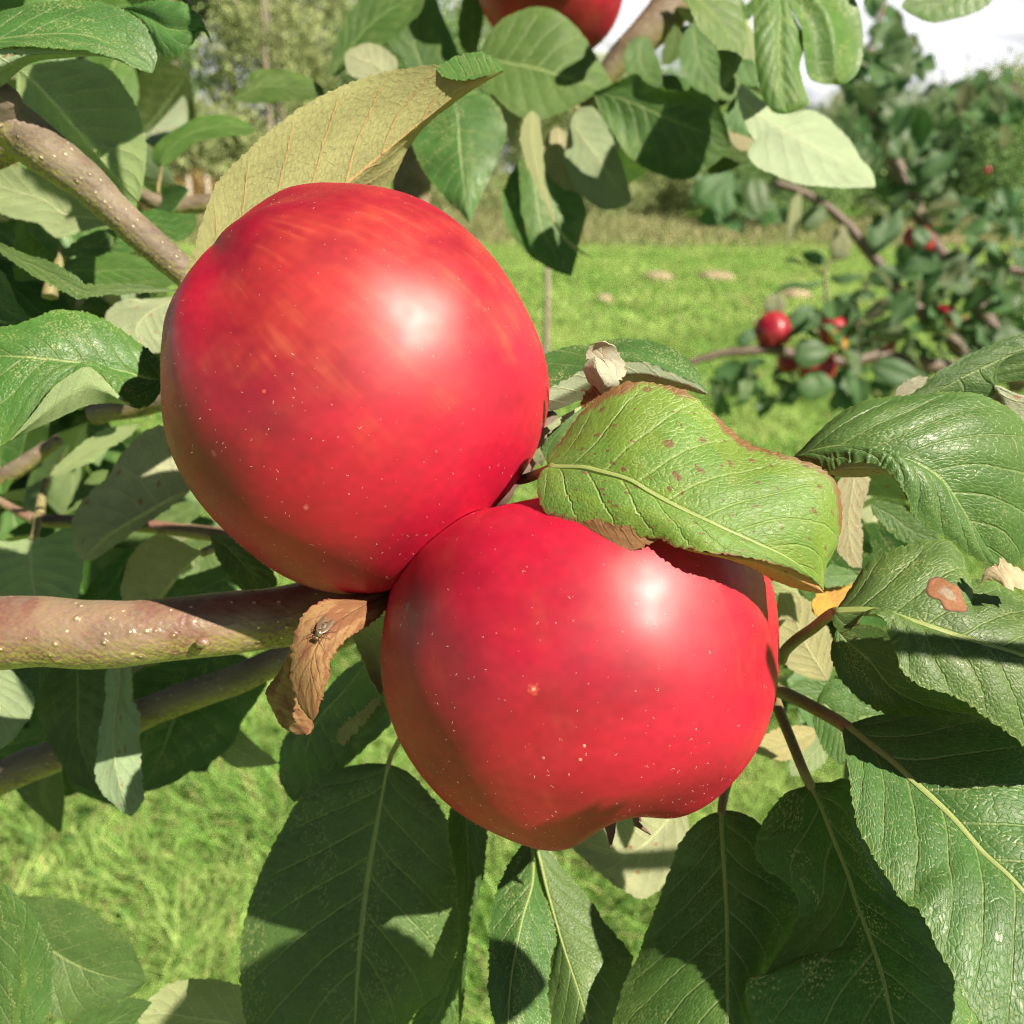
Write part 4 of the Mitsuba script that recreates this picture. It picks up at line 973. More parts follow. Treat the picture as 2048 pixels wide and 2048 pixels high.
leaf('leaf_green', [pt('A', (1000, 1640), (790, 1940), (800, 1648, 640, 1680, 580, 1760, 650, 1830), (960, 1750, 940, 1850, 900, 1930), (294, 288), top=0, un=1.5, rf=1.5, nt=80)], label='mottled olive underside, curled, left of the upper apple')
leaf('leaf_green', [pt('A', (540, 1572), (1000, 1555), (700, 1535, 850, 1505), (680, 1598, 850, 1592), (332, 330), nt=50)])
leaf('leaf_green', [pt('A', (-100, 1180), (330, 1560), (100, 1200, 260, 1290, 340, 1420), (-60, 1400, 80, 1540, 220, 1600), (384, 380), nt=70)])
limb('twig', 'A', [(345, 1380, 303), (330, 1450, 300), (285, 1560, 297), (275, 1640, 296)], [0.0012, 0.0014, 0.0016, 0.0024], bump=0.2, seed=20, mat='petiole')
leaf('leaf_green', [pt('D', (905, 440), (-180, 330), (890, 340, 780, 240, 680, 170, 560, 100, 450, 60, 360, 52, 280, 66, 200, 110, 100, 140, 0, 150, -100, 200), (850, 560, 775, 602, 720, 585, 640, 510, 570, 430, 490, 370, 390, 412, 290, 490, 190, 620, 90, 745, 0, 805, -100, 640), (226, 218, 212, 212), M=(800, 430, 700, 398, 500, 360, 200, 316, 0, 306), zl=5, zr=-5, cup=0.8, nt=190, ns=14),
                    pt('D', (775, 600), (60, 772), (720, 585, 640, 510, 570, 430, 490, 370, 390, 412, 290, 490, 190, 620), (690, 576, 530, 572, 430, 600, 330, 645, 200, 705), (209, 206, 207), top=0, half=True, zr=3, nt=90, ns=8, saw=0.2)],
     label='pale green leaf with an upturned downy edge left of the upper apple')
leaf('leaf_green', [pt('D', (1060, 1040), (455, 1435), (980, 780, 890, 690, 750, 770, 650, 880, 580, 985, 500, 1060, 430, 1150, 402, 1240, 408, 1350), (1010, 1090, 900, 1175, 780, 1255, 650, 1345, 540, 1420), (286, 280, 280), M=(920, 1110, 780, 1190, 640, 1270, 520, 1370), zl=4, top=0, nt=130)], label='shaded toothed leaf below left of the upper apple')
leaf('leaf_green', [pt('D', (248, 1005), (770, 685), (350, 880, 470, 780, 600, 708, 700, 692), (400, 935, 520, 892, 610, 815, 720, 745), (322, 318), top=0, nt=80)], pet=[(235, 1070, 318), (222, 1185, 313)], petr=0.0014)
leaf('leaf_green', [pt('D', (600, 940), (360, 1190), (500, 960, 420, 1060), (560, 1020, 480, 1110), (345, 342), nt=60)])
leaf('leaf_green', [pt('K', (185, 345), (230, 830), (80, 372, -30, 380, -120, 500, -100, 700), (250, 345, 330, 302, 400, 305, 455, 470, 445, 600, 420, 720), (296, 290), M=(176, 450, 186, 580, 205, 700), top=0, zl=3, zr=-3, nt=100)], pet=[(200, 300, 300), (200, 240, 311)], petr=0.0013, label='leaf underside hanging from the thin twig at the left edge')
leaf('leaf_green', [pt('K', (1130, 425), (750, 800), (1060, 400, 1000, 365, 900, 328, 780, 380, 715, 460, 680, 560, 675, 690), (1060, 475, 980, 560, 890, 690), (284, 278), M=(1050, 480, 950, 590, 850, 710), top=0, zl=-2, zr=2, nt=90)], pet=[(1200, 395, 290), (1280, 370, 296)], petr=0.0014, label='folded olive underside above the thick limb')
leaf('leaf_green', [pt('K', (1160, 320), (1400, 700), (1190, 430, 1240, 530, 1310, 610), (1350, 380, 1500, 520, 1520, 640), (252, 248), nt=70)], label='dark leaf in the shade under the upper apple')
leaf('leaf_green', [pt('K', (1220, 370), (1090, 570), (1120, 352, 1010, 368, 1040, 450), (1230, 450, 1180, 530), (344, 342), nt=50)])
leaf('leaf_green', [pt('K', (890, 305), (510, 450), (750, 305, 640, 355, 560, 405), (780, 400, 650, 470, 580, 515), (362, 360), nt=70)])
leaf('leaf_green', [pt('K', (1100, 150), (780, 260), (1000, 150, 880, 200), (1080, 240, 950, 280), (372, 370), nt=50)])
leaf('leaf_green', [pt('K', (770, 395), (430, 720), (650, 440, 570, 520, 500, 605), (720, 560, 680, 690, 560, 760), (302, 298), nt=80)])
leaf('leaf_green', [pt('K', (1280, 480), (850, 740), (1150, 520, 1000, 570), (1330, 620, 1150, 720, 1000, 760), (322, 320), nt=70)])
leaf('leaf_green', [pt('K', (-80, 1040), (-40, 1530), (-180, 1200, -160, 1400), (60, 1080, 112, 1130, 166, 1200, 178, 1290, 120, 1395, 50, 1475), (258, 254), top=0, nt=90)], label='sunlit pale underside below the thick limb at the left edge')
leaf('leaf_green', [pt('K', (420, 1000), (560, 1780), (262, 1100, 210, 1290, 245, 1430, 315, 1560, 390, 1695, 470, 1730), (570, 1060, 600, 1300, 575, 1500, 575, 1650), (276, 274), M=(430, 1200, 430, 1400, 480, 1600), zl=-2, nt=110)], label='leaf hanging in front of the sloping limb, mostly shaded')
leaf('leaf_green', [pt('K', (205, 1040), (210, 1270), (178, 1100, 180, 1200), (262, 1090, 250, 1190), (302, 300), nt=50)])
leaf('leaf_green', [pt('K', (655, 1000), (725, 1885), (588, 1080, 582, 1250, 556, 1400, 532, 1580, 542, 1700, 612, 1805), (724, 1080, 736, 1240, 776, 1350, 772, 1500, 782, 1650, 796, 1755), (256, 252, 250), M=(655, 1200, 632, 1340, 627, 1500, 660, 1700), top=0, zl=1, zr=2, nt=120)], label='narrow pale leaf hanging like a strap below the thick limb')
leaf('leaf_green', [pt('K', (1150, 980), (790, 1750), (900, 1040, 740, 1100, 700, 1400, 730, 1640), (1350, 1000, 1480, 1090, 1405, 1260, 1335, 1360, 1295, 1460, 1165, 1585, 1060, 1635, 940, 1705), (304, 300), M=(1080, 1200, 960, 1350, 880, 1560), zr=-2, nt=110)], label='speckled leaf behind the sloping limb')
leaf('leaf_green', [pt('K', (1180, 1440), (1540, 1590), (1330, 1415, 1430, 1500), (1225, 1570, 1330, 1615, 1450, 1608), (312, 308), top=0, nt=60)])
leaf('leaf_green', [pt('K', (-100, 1500), (260, 1440), (20, 1420, 150, 1400), (50, 1560, 180, 1520), (320, 318), nt=60)])
leaf('leaf_green', [pt('F', (-220, 1050), (90, 2150), (0, 1160, 60, 1280, 130, 1400, 120, 1600, 110, 1900), (-300, 1300, -350, 1600, -200, 2000), (226, 220), M=(-120, 1300, -60, 1600, -20, 1932), top=1, nt=120)], label='leaf at the lower left corner')
leaf('leaf_green', [pt('F', (0, 1150), (180, 2150), (60, 1180, 150, 1290, 240, 1420, 292, 1580, 280, 1750, 250, 1932), (60, 1350, 110, 1600, 110, 1900), (227, 222), half=True, nt=110)])
leaf('leaf_green', [pt('F', (60, 1250), (810, 1700), (200, 1225, 370, 1248, 480, 1290, 600, 1380, 690, 1440, 760, 1560), (150, 1700, 300, 1900, 450, 1900, 600, 1820, 700, 1790), (254, 248), M=(250, 1500, 500, 1640), zr=-5, nt=120)], label='broad dark leaf low on the left above the grass')
leaf('leaf_green', [pt('F', (300, 2080), (840, 1815), (420, 1910, 560, 1835, 700, 1795, 760, 1790), (560, 2080, 740, 1930, 810, 1850), (246, 243), nt=80)])
leaf('leaf_green', [pt('F', (1450, 2060), (735, 1880), (1330, 1720, 1180, 1690, 1000, 1690, 850, 1770), (1300, 2100, 1000, 2100, 820, 1980), (262, 256), top=0, nt=100, un=0.4)], label='pale grey green leaf back at the bottom edge')

# --- upper middle, farther from the camera
leaf('leaf_green', [pt('B', (700, 560), (798, 1232), (560, 610, 480, 790, 548, 950, 640, 1065, 740, 1165), (900, 540, 985, 650, 995, 770, 930, 935, 862, 1085, 822, 1185), (350, 344, 338), M=(735, 640, 745, 800, 765, 1000), zl=4, zr=4, nt=110)], label='pointed leaf hanging down just above the upper apple')
leaf('leaf_green', [pt('B', (862, 300), (1615, 522), (880, 230, 912, 180, 1000, 98, 1160, 42, 1300, 78, 1432, 200, 1545, 385), (880, 440, 962, 562, 1062, 642, 1182, 656, 1340, 602, 1480, 525), (418, 410, 408), M=(960, 335, 1200, 385, 1400, 450), zl=7, zr=-6, nt=110)], label='oval leaf in front of the topmost apple')
leaf('leaf_green', [pt('B', (930, 520), (1022, 780), (890, 560, 950, 680), (1040, 560, 1075, 660), (440, 438), top=0, nt=50)])
leaf('leaf_green', [pt('B', (1140, 610), (1468, 1420), (1090, 680, 1082, 800, 1130, 950, 1200, 1100, 1270, 1250, 1350, 1350), (1185, 660, 1200, 800, 1215, 1000, 1255, 1150, 1305, 1280, 1400, 1370), (392, 388), top=0, un=0.3, nt=100)], label='narrow twisted pale leaf hanging in the middle')
leaf('leaf_green', [pt('B', (1150, 860), (1362, 1525), (1060, 905, 988, 1050, 984, 1200, 1060, 1335, 1160, 1432, 1262, 1492), (1300, 1040, 1410, 1090, 1438, 1200, 1402, 1350), (402, 400), M=(1160, 1000, 1185, 1200, 1270, 1400), zr=6, nt=100)], label='dark rounded leaf hanging behind the narrow twisted one')
leaf('leaf_green', [pt('B', (1390, 600), (1695, 1112), (1345, 720, 1325, 840, 1340, 950, 1400, 1062, 1500, 1142, 1590, 1158), (1500, 610, 1602, 800, 1655, 950), (430, 424), M=(1405, 740, 1490, 850, 1600, 1010), top=0, nt=100)], pet=[(1385, 520, 432), (1420, 400, 450)], petr=0.0012, label='olive underside of a drooping leaf left of the meadow')
leaf('leaf_green', [pt('B', (1280, 700), (1300, 1120), (1210, 780, 1205, 950, 1230, 1070), (1360, 760, 1420, 950, 1410, 1080), (445, 442), top=0, nt=70)])
leaf('leaf_green', [pt('B', (40, 430), (560, -60), (30, 330, 60, 230, 110, 110, 230, -20), (200, 330, 340, 230, 500, 100), (412, 405), zr=-4, nt=90)], label='dark glossy leaf against the far trees at the top')
leaf('leaf_green', [pt('B', (330, 460), (110, 300), (250, 450, 150, 420), (390, 320, 280, 245, 180, 250), (405, 402), top=0, nt=60)])
leaf('leaf_green', [pt('B', (520, 480), (520, -80), (420, 330, 350, 230, 420, 100), (640, 330, 620, 150, 580, 20), (428, 422), nt=80)])
leaf('leaf_green', [pt('B', (750, 330), (590, -80), (650, 320, 580, 150, 560, 30), (720, 250, 650, 90), (436, 432), nt=70)], label='grey sheened narrow leaf at the top')
leaf('leaf_green', [pt('B', (830, 320), (800, -80), (750, 250, 735, 120, 760, 0), (860, 200, 880, 50), (500, 495), nt=60)])
leaf('leaf_green', [pt('L', (120, 595), (1000, 940), (200, 560, 280, 520, 345, 485, 400, 476, 480, 545, 600, 580, 800, 590, 900, 650, 965, 770), (160, 720, 250, 870, 330, 990, 450, 1082, 600, 1148, 740, 1152, 850, 1092, 940, 1020), (405, 398, 396), M=(280, 625, 450, 690, 620, 770, 780, 835), zl=-5, zr=3, cup=-1.5, nt=130)], label='big dark leaf with a bright curled upper edge')
leaf('leaf_green', [pt('L', (970, 830), (1195, 925), (1010, 850, 1100, 880), (1000, 900, 1060, 965, 1130, 968), (402, 400), top=0, half=True, nt=40, ns=5),
                    pt('L', (820, 1130), (1190, 930), (980, 920, 1100, 960), (950, 1110, 1080, 1060), (412, 405), top=1, half=True, nt=50, ns=6)])
leaf('leaf_pale', [pt('L', (1045, 575), (1932, 1205), (1085, 560, 1200, 655, 1300, 722, 1400, 728, 1500, 702, 1580, 722, 1680, 790, 1760, 900, 1832, 1020, 1900, 1090), (1060, 680, 1110, 820, 1160, 900, 1120, 1000, 1200, 1090, 1300, 1130, 1400, 1170, 1560, 1202, 1750, 1212), (364, 368, 374), M=(1120, 690, 1250, 790, 1400, 880, 1600, 990, 1800, 1100), top=0, zl=9, zr=-3, nt=130)],
     label='bright white green underside of a leaf at the upper right')
leaf('leaf_green', [pt('L', (760, 140), (990, 650), (690, 250, 675, 400, 740, 540, 850, 610), (860, 210, 940, 380, 1045, 520, 1040, 620), (440, 436), nt=80)])
leaf('leaf_green', [pt('L', (640, -120), (942, 580), (720, 40, 790, 170, 880, 270, 935, 400), (1000, -80, 1100, 150, 1090, 330, 1040, 460), (352, 346), M=(850, 50, 980, 200, 1010, 330), zl=-3, zr=4, nt=110)], label='folded leaf with a sunlit stripe left of the puckered leaf')
leaf('leaf_green', [pt('C', (560, -120), (625, 628), (455, -40, 438, 120, 445, 300, 480, 500, 530, 600), (640, 40, 702, 150, 718, 260, 700, 380, 725, 480, 745, 550), (322, 316, 318), M=(590, 60, 585, 220, 590, 420), cup=1.2, un=1.6, pk=0.8, zr=3, nt=120, saw=0.15),
                    pt('C', (600, -120), (900, 470), (640, 20, 690, 130, 716, 280, 748, 420, 820, 464), (860, -120, 1000, -20, 1056, 150, 1052, 320, 1005, 420, 955, 458), (324, 320, 326), zr=8, zl=-2, cup=-1.6, un=1.6, pk=0.7, half=True, nt=110, ns=12, saw=0.15)],
     label='glossy puckered leaf at the top right')
leaf('leaf_green', [pt('C', (1780, -120), (1440, 125), (1500, -100, 1260, 20, 1350, 95), (1760, 0, 1680, 60, 1560, 100), (352, 348), nt=70, saw=0.3)], label='leaf hanging into the white sky at the top right')
for k_, (B_, T_, L_, R_, zz, tp) in enumerate([((470, 240), (545, 540), (380, 250, 320, 330, 340, 480), (520, 340, 570, 480), 470, 1), ((560, 420), (640, 160), (560, 330, 600, 220), (660, 380, 700, 260), 474, 1), ((560, 480), (820, 640), (680, 490, 790, 540), (600, 600, 720, 650), 455, 1),
                                                ((1060, 380), (1150, 560), (1040, 440, 1050, 520), (1170, 420, 1190, 500), 420, 1), ((1100, 560), (1180, 900), (1000, 660, 960, 780), (1200, 640, 1220, 800), 428, 1), ((660, -60), (1150, 90), (800, -80, 1000, -40), (800, 60, 1000, 100), 470, 1),
                                                ((1100, 150), (1180, 440), (1080, 250, 1090, 380), (1170, 240, 1200, 360), 430, 0)]):
    leaf('leaf_green', [pt('L', B_, T_, L_, R_, (zz, zz - 4), top=tp, nt=60)])

# brown dead spot on the bright leaf (follows its surface)
n1, n2 = P4.shape[:2]
interp = RegularGridInterpolator((ts4[0], ts4[1]), P4)
ang = np.linspace(0, 2 * np.pi, 40, endpoint=False)
N4 = grid_normals(P4)
if np.sum(N4 * (EYE - P4)) < 0:
    N4 = -N4
interpN = RegularGridInterpolator((ts4[0], ts4[1]), N4)
rings_ = []
RINGS = (0.1, 0.2, 0.3, 0.4, 0.5, 0.6, 0.7, 0.8, 0.9, 1.0)
for k_, rr in enumerate(RINGS):
    w = rr * (1 + 0.22 * np.sin(2 * ang + 0.6) + 0.10 * np.sin(5 * ang))
    tq, sq = 0.345 + 0.052 * w * np.cos(ang), -0.36 + 0.165 * w * np.sin(ang)
    rings_.append(interp(np.stack([tq, sq], -1)) + interpN(np.stack([tq, sq], -1)) * (0.00030 if rr < 1 else 0.00014))
cen = interp([[0.345, -0.36]])[0] + interpN([[0.345, -0.36]])[0] * 0.00026
Vd = np.vstack([cen[None]] + rings_)
fd = [[0, 1 + i, 1 + (i + 1) % 40] for i in range(40)]
for q_ in range(len(RINGS) - 1):
    for i in range(40):
        a_, b_ = 1 + q_ * 40 + i, 1 + q_ * 40 + (i + 1) % 40
        fd += [[a_, a_ + 40, b_ + 40], [a_, b_ + 40, b_]]
Ud = np.r_[[[0.0, 0]], np.stack([np.repeat(RINGS, 40), np.tile(ang, len(RINGS))], -1)]
scene['dead_tissue'] = {'type': 'twosided', 'b': {'type': 'principled', 'roughness': 0.8, 'base_color': mikit.proc(
    lambda p, n, uv: mix(mix((0.24, 0.19, 0.13), (0.22, 0.095, 0.040), smoothstep(0.25, 0.45, uv.x + 0.15 * (noise(p.x * 1500, p.y * 1500, p.z * 1500) - 0.5))), mi.Color3f(0.10, 0.05, 0.04), smoothstep(0.86, 1.0, uv.x)) * (0.8 + 0.4 * noise(p.x * 2600, p.y * 2600, p.z * 2600)))}}
add_mesh(k4 + '__dead_spot', Vd, np.array(fd), 'dead_tissue', Ud, label='round brown dead spot')

# ------------------------------------------------------------------ unseen-base filler leaves of the near tree (deeper in its crown)
def free_leaf(pos, axis, normal, length, width, lid, top=1, nt=34, ns=5, droop=0.25, fold=0.25, seed=0):
    """a leaf in world space: base pos, growing along axis, upper side to normal"""
    g = np.random.default_rng(seed)
    axis = axis / np.linalg.norm(axis)
    side = np.cross(normal, axis)
    side /= np.linalg.norm(side)
    nrm = np.cross(axis, side)
    t = np.linspace(0, 1, nt)
    s = np.linspace(-1, 1, 2 * ns + 1)
    w = width * 0.5 * np.sin(np.pi * np.clip(t, 0, 1) ** 0.82) ** 0.75 * (1 - 0.15 * t)
    w = np.maximum(w, 1e-5)
    bend = -droop * length * t ** 2 + 0.04 * length * np.sin(t * 5 + g.random() * 6)
    tg, sg = np.meshgrid(t, s, indexing='ij')
    curl = fold * np.abs(sg) * w[:, None] + 0.12 * w[:, None] * np.sin(tg * (7 + 4 * g.random()) + g.random() * 6 + sg) * np.abs(sg) ** 2
    ser = 1 + 0.05 * (tooth(tg * length / 0.0042) - 0.4) * (np.abs(sg) > 0.99)
    P = pos + (tg * length * (1 - 0.12 * droop))[..., None] * axis + (sg * w[:, None] * ser)[..., None] * side + (bend[:, None] + curl)[..., None] * nrm
    return shell(P, s, t, lid, top, 0.00025, toward=P.mean((0, 1)) + nrm * 10)


def inside(poly, p):
    poly = np.asarray(poly, float)
    x, y = p
    c = False
    for i in range(len(poly)):
        (x1, y1), (x2, y2) = poly[i], poly[i - 1]
        if (y1 > y) != (y2 > y) and x < (x2 - x1) * (y - y1) / (y2 - y1) + x1:
            c = not c
    return c


def fill(poly, count, z0, z1, length, mat, root, seed, tile='W', nt=34, ns=5, up=0.55, mass=None):
    g = np.random.default_rng(seed)
    poly = px(tile, poly)
    lo, hi = poly.min(0), poly.max(0)
    k = 0
    while k < count:
        p = lo + (hi - lo) * g.random(2)
        if not inside(poly, p):
            continue
        z = g.uniform(z0, z1)
        pos = W3(p[0], p[1], z)
        d = g.normal(size=3) * [1, 0.6, 0.7] + [0, 0, -0.25]
        nr = g.normal(size=3) * 0.55 + np.array([0.35, -0.45, up])
        ln = length * g.uniform(0.65, 1.2)
        v, f, u = free_leaf(pos - d / np.linalg.norm(d) * ln * 0.5, d, nr, ln, ln * g.uniform(0.5, 0.68), int(g.integers(0, 60)), nt=nt, ns=ns, droop=g.uniform(0, 0.4), fold=g.uniform(0.05, 0.5), seed=seed * 1000 + k)
        if mass is None:
            add_mesh(numbered(root + '__leaf'), v, f, mat, u)
        else:
            mass.append((v, f, u))
        k += 1


fill([(-60, 30), (250, 30), (300, 330), (330, 560), (320, 1000), (430, 1120), (-60, 1120)], 46, 360, 500, 0.062, 'leaf_green', TREE, 61)
fill([(-40, 1250), (330, 1250), (280, 1400), (100, 1480), (-40, 1400)], 9, 330, 380, 0.058, 'leaf_green', TREE, 62)
fill([(1490, 1080), (1600, 900), (1720, 1000), (1640, 1150), (1600, 1400), (1490, 1330)], 14, 285, 340, 0.06, 'leaf_green', TREE, 63)
fill([(-100, -60), (1900, -60), (2300, -500), (1900, -1300), (-100, -1300)], 80, 330, 640, 0.066, 'leaf_green', TREE, 65, nt=20, ns=4)
fill([(-100, -170), (900, -170), (1000, -900), (-100, -900)], 8, 190, 270, 0.06, 'leaf_green', TREE, 68, nt=24, ns=4)
deep = []
fill([(-80, 20), (260, 30), (330, 560), (330, 1000), (440, 1130), (420, 1240), (250, 1400), (-80, 1430)], 110, 480, 640, 0.066, 'leaf_green', TREE, 66, nt=16, ns=3, mass=deep)
fill([(1490, 1080), (1600, 900), (1720, 1000), (1660, 1150), (1620, 1440), (1500, 1440)], 14, 340, 420, 0.06, 'leaf_green', TREE, 67, nt=16, ns=3, mass=deep)
v, f, u = join(deep)
add_mesh(TREE + '__foliage', v, f, 'leaf_green', u, kind='stuff', label='shaded leaves deep inside the crown')
fill([(1120, 60), (1420, 40), (1420, 200), (1230, 300), (1120, 240)], 12, 470, 560, 0.06, 'leaf_green', TREE, 64)

# ------------------------------------------------------------------ the second apple tree at the right
TREE2 = numbered('apple_tree')
labels[TREE2] = {'label': 'second apple tree behind at the right with small dark red apples on thin limbs', 'category': 'apple tree'}
limb('branch', 'C', [(560, 1010, 1870), (680, 1050, 1880), (780, 1100, 1890), (870, 1165, 1895), (980, 1270, 1900), (1060, 1370, 1900), (1130, 1455, 1900), (1200, 1560, 1900), (1290, 1660, 1900), (1400, 1755, 1905), (1600, 1950, 1920)], [0.006, 0.008, 0.009, 0.010, 0.0105, 0.011, 0.0115, 0.012, 0.0125, 0.013, 0.014], seed=31, root=TREE2, mat='far_bark')
limb('branch', 'C', [(1000, 300, 1960), (1040, 480, 1960), (1080, 590, 1960), (1130, 700, 1960), (1230, 905, 1960), (1320, 1120, 1960), (1400, 1280, 1960), (1480, 1410, 1960), (1620, 1600, 1960), (1700, 1720, 1960), (1790, 1880, 1960), (1900, 2150, 1960)], [0.004, 0.006, 0.010, 0.012, 0.013, 0.014, 0.0145, 0.015, 0.0155, 0.016, 0.0165, 0.017], seed=32, root=TREE2, mat='far_bark')
limb('branch', 'E', [(60, 215, 1850), (160, 185, 1850), (250, 160, 1850), (420, 142, 1850), (560, 140, 1855), (680, 165, 1860), (800, 185, 1865), (950, 205, 1870), (1130, 172, 1880), (1300, 200, 1890), (1480, 232, 1900), (1750, 260, 1920), (2100, 300, 1950)], [0.006, 0.007, 0.009, 0.010, 0.011, 0.012, 0.013, 0.015, 0.016, 0.018, 0.019, 0.02, 0.022], seed=33, root=TREE2, mat='far_bark')
limb('branch', 'C', [(1700, 1470, 2000), (1790, 1482, 2000), (1932, 1500, 2000), (2100, 1530, 2000)], [0.008, 0.010, 0.012, 0.013], seed=34, root=TREE2, mat='far_bark')
limb('twig', 'C', [(850, 1850, 1880), (840, 1650, 1880), (830, 1520, 1880), (880, 1420, 1880)], [0.004, 0.0035, 0.003, 0.002], seed=35, root=TREE2, mat='far_bark')
limb('twig', 'C', [(1180, -60, 2000), (1120, 150, 1990), (1060, 320, 1980), (1040, 480, 1965)], [0.004, 0.005, 0.006, 0.006], seed=36, root=TREE2, mat='far_bark')
limb('trunk', 'E', [(2100, 300, 1950), (2350, 600, 1980), (2450, 1400, 2000), (2500, 3300, 2050)], [0.03, 0.045, 0.055, 0.075], seed=37, root=TREE2, mat='far_bark')
# traced leaves of the second tree (tile, base, tip, left, right, depth, upper side seen)
SECOND = [('C', (830, 1530), (600, 1440), (740, 1470, 660, 1420), (800, 1490, 700, 1460), 1880, 1), ('C', (870, 1440), (940, 1240), (860, 1360, 880, 1280), (970, 1400, 970, 1320), 1880, 0), ('C', (840, 1540), (540, 1620), (760, 1560, 640, 1560), (760, 1590, 660, 1590), 1880, 1),
          ('C', (850, 1530), (1060, 1520), (930, 1515, 1000, 1510), (930, 1570, 1010, 1545), 1880, 1), ('C', (850, 1440), (700, 1400), (800, 1390, 740, 1380), (800, 1470, 740, 1450), 1885, 1), ('C', (560, 1740), (560, 1620), (500, 1710, 510, 1650), (610, 1710, 605, 1650), 1850, 0),
          ('C', (620, 1860), (760, 1690), (620, 1760, 690, 1690), (700, 1840, 770, 1760), 1845, 1), ('C', (450, 1810), (340, 1900), (400, 1820, 360, 1850), (440, 1880, 390, 1910), 1850, 1), ('E', (870, 150), (660, 190), (780, 80, 700, 90), (800, 220, 700, 230), 1800, 1),
          ('E', (740, 270), (720, 410), (680, 330), (850, 280, 900, 330, 830, 400), 1800, 1), ('E', (900, 250), (1000, 480), (880, 330, 900, 440), (1010, 270, 1040, 380), 1810, 1), ('E', (1080, 230), (1380, 330), (1180, 180, 1300, 220), (1150, 310, 1280, 350), 1800, 1),
          ('C', (300, 930), (110, 1080), (230, 950, 130, 1000), (280, 1040, 190, 1140), 1750, 1), ('C', (440, 970), (500, 1190), (380, 1060, 420, 1180), (500, 1000, 525, 1100), 1750, 1), ('C', (330, 950), (280, 1210), (200, 1020, 200, 1150), (330, 1050, 320, 1150), 1760, 1),
          ('C', (700, 1060), (620, 1380), (640, 1120, 620, 1260), (700, 1180, 660, 1300), 1860, 0), ('C', (840, 1150), (700, 1260), (780, 1130, 710, 1180), (830, 1220, 760, 1280), 1860, 1), ('C', (1100, 540), (1250, 700), (1110, 620, 1170, 680), (1230, 540, 1290, 620), 1940, 1),
          ('C', (1150, 660), (1240, 880), (1140, 760, 1180, 860), (1260, 660, 1300, 800), 1930, 1), ('C', (1300, 850), (1440, 1060), (1310, 960, 1370, 1040), (1420, 820, 1530, 870), 1900, 1), ('C', (1140, 720), (1030, 810), (1060, 740), (1110, 790), 1940, 1), ('C', (1180, 1150), (1120, 1400), (1080, 1240, 1070, 1340), (1260, 1170, 1240, 1300), 1890, 1),
          ('C', (1270, 1420), (1470, 1440), (1300, 1370, 1400, 1370), (1330, 1450, 1420, 1470), 1900, 1), ('C', (1480, 1440), (1640, 1530), (1500, 1400, 1650, 1420), (1490, 1560, 1570, 1600), 1900, 1), ('C', (1340, 1250), (1400, 1350), (1310, 1290, 1330, 1350), (1400, 1260, 1430, 1310), 1880, 1), ('C', (1570, 1110), (1860, 1230), (1680, 1100, 1800, 1150), (1640, 1170, 1780, 1240), 1930, 1),
          ('C', (1080, 330), (1330, 410), (1130, 260, 1240, 270), (1130, 370, 1230, 430), 1960, 1), ('C', (1060, 200), (1290, 250), (1120, 120, 1230, 140), (1100, 200, 1200, 220), 1980, 1), ('C', (1060, 50), (1180, -30), (1080, -20), (1130, 40), 1990, 1), ('C', (1300, 330), (1450, 370), (1370, 310, 1430, 330), (1370, 360), 1980, 1), ('C', (1330, 400), (1390, 450), (1370, 390), (1350, 440), 1980, 1)]
leaf_material('leaf_far_tree', (0.050, 0.125, 0.042), (0.23, 0.29, 0.155), (0.20, 0.30, 0.12), (0.3, 0.36, 0.2), (0.14, 0.24, 0.05), rough=(0.42, 0.8), bump=0.0002, speck=0.0)
for (tl, B_, T_, L_, R_, zz, tp) in SECOND:
    leaf('leaf_far_tree', [pt(tl, B_, T_, L_, R_, (zz, zz - 12, zz - 6), top=tp, nt=36, ns=5, cup=3.0, un=3, pk=0.6, saw=0.5)], root=TREE2)
R1 = [(1060, -20), (1170, -20), (1290, 160), (1440, 340), (1320, 440), (1290, 560), (1180, 560), (1000, 560), (920, 480), (1000, 330)]
R2 = [(1000, 560), (1250, 560), (1500, 820), (1560, 1080), (1932, 1080), (1932, 1400), (1560, 1420), (1300, 1150), (1080, 1180), (1000, 900)]
R3 = [(1250, 1420), (1932, 1380), (1932, 1932), (1900, 2000), (700, 1980), (760, 1720), (1020, 1620)]
R4 = [(380, 190), (1500, 230), (1300, 330), (1000, 480), (760, 420), (480, 470), (230, 480), (190, 330)]
R5 = [(60, 960), (330, 930), (560, 1010), (640, 1180), (450, 1250), (180, 1240)]
R6 = [(1380, 480), (1932, 430), (1932, 760), (1600, 760), (1480, 640)]
for reg, n_front, n_back, sd, tl_ in ((R1, 34, 30, 71, 'C'), (R2, 44, 36, 72, 'C'), (R3, 100, 120, 73, 'C'), (R4, 34, 34, 74, 'E'), (R5, 14, 12, 75, 'C'), (R6, 10, 40, 76, 'C')):
    fill(reg, n_front, 1760, 1960, 0.062, 'leaf_far_tree', TREE2, sd, tile=tl_, nt=22, ns=4)
    if sd == 71:
        back = []
    fill(reg, n_back, 1960, 2350, 0.064, 'leaf_far_tree', TREE2, sd + 20, tile=tl_, nt=14, ns=3, mass=back)
v, f, u = join(back)
add_mesh(TREE2 + '__foliage', v, f, 'leaf_far_tree', u, kind='stuff', label='leaves deeper in the crown of the second tree')
leaf('leaf_orange', [pt('C', (880, 1820), (950, 1930), (850, 1860), (950, 1860), (1830, 1825), nt=30, ns=5)], root=TREE2, label='orange yellow leaf among the small apples')
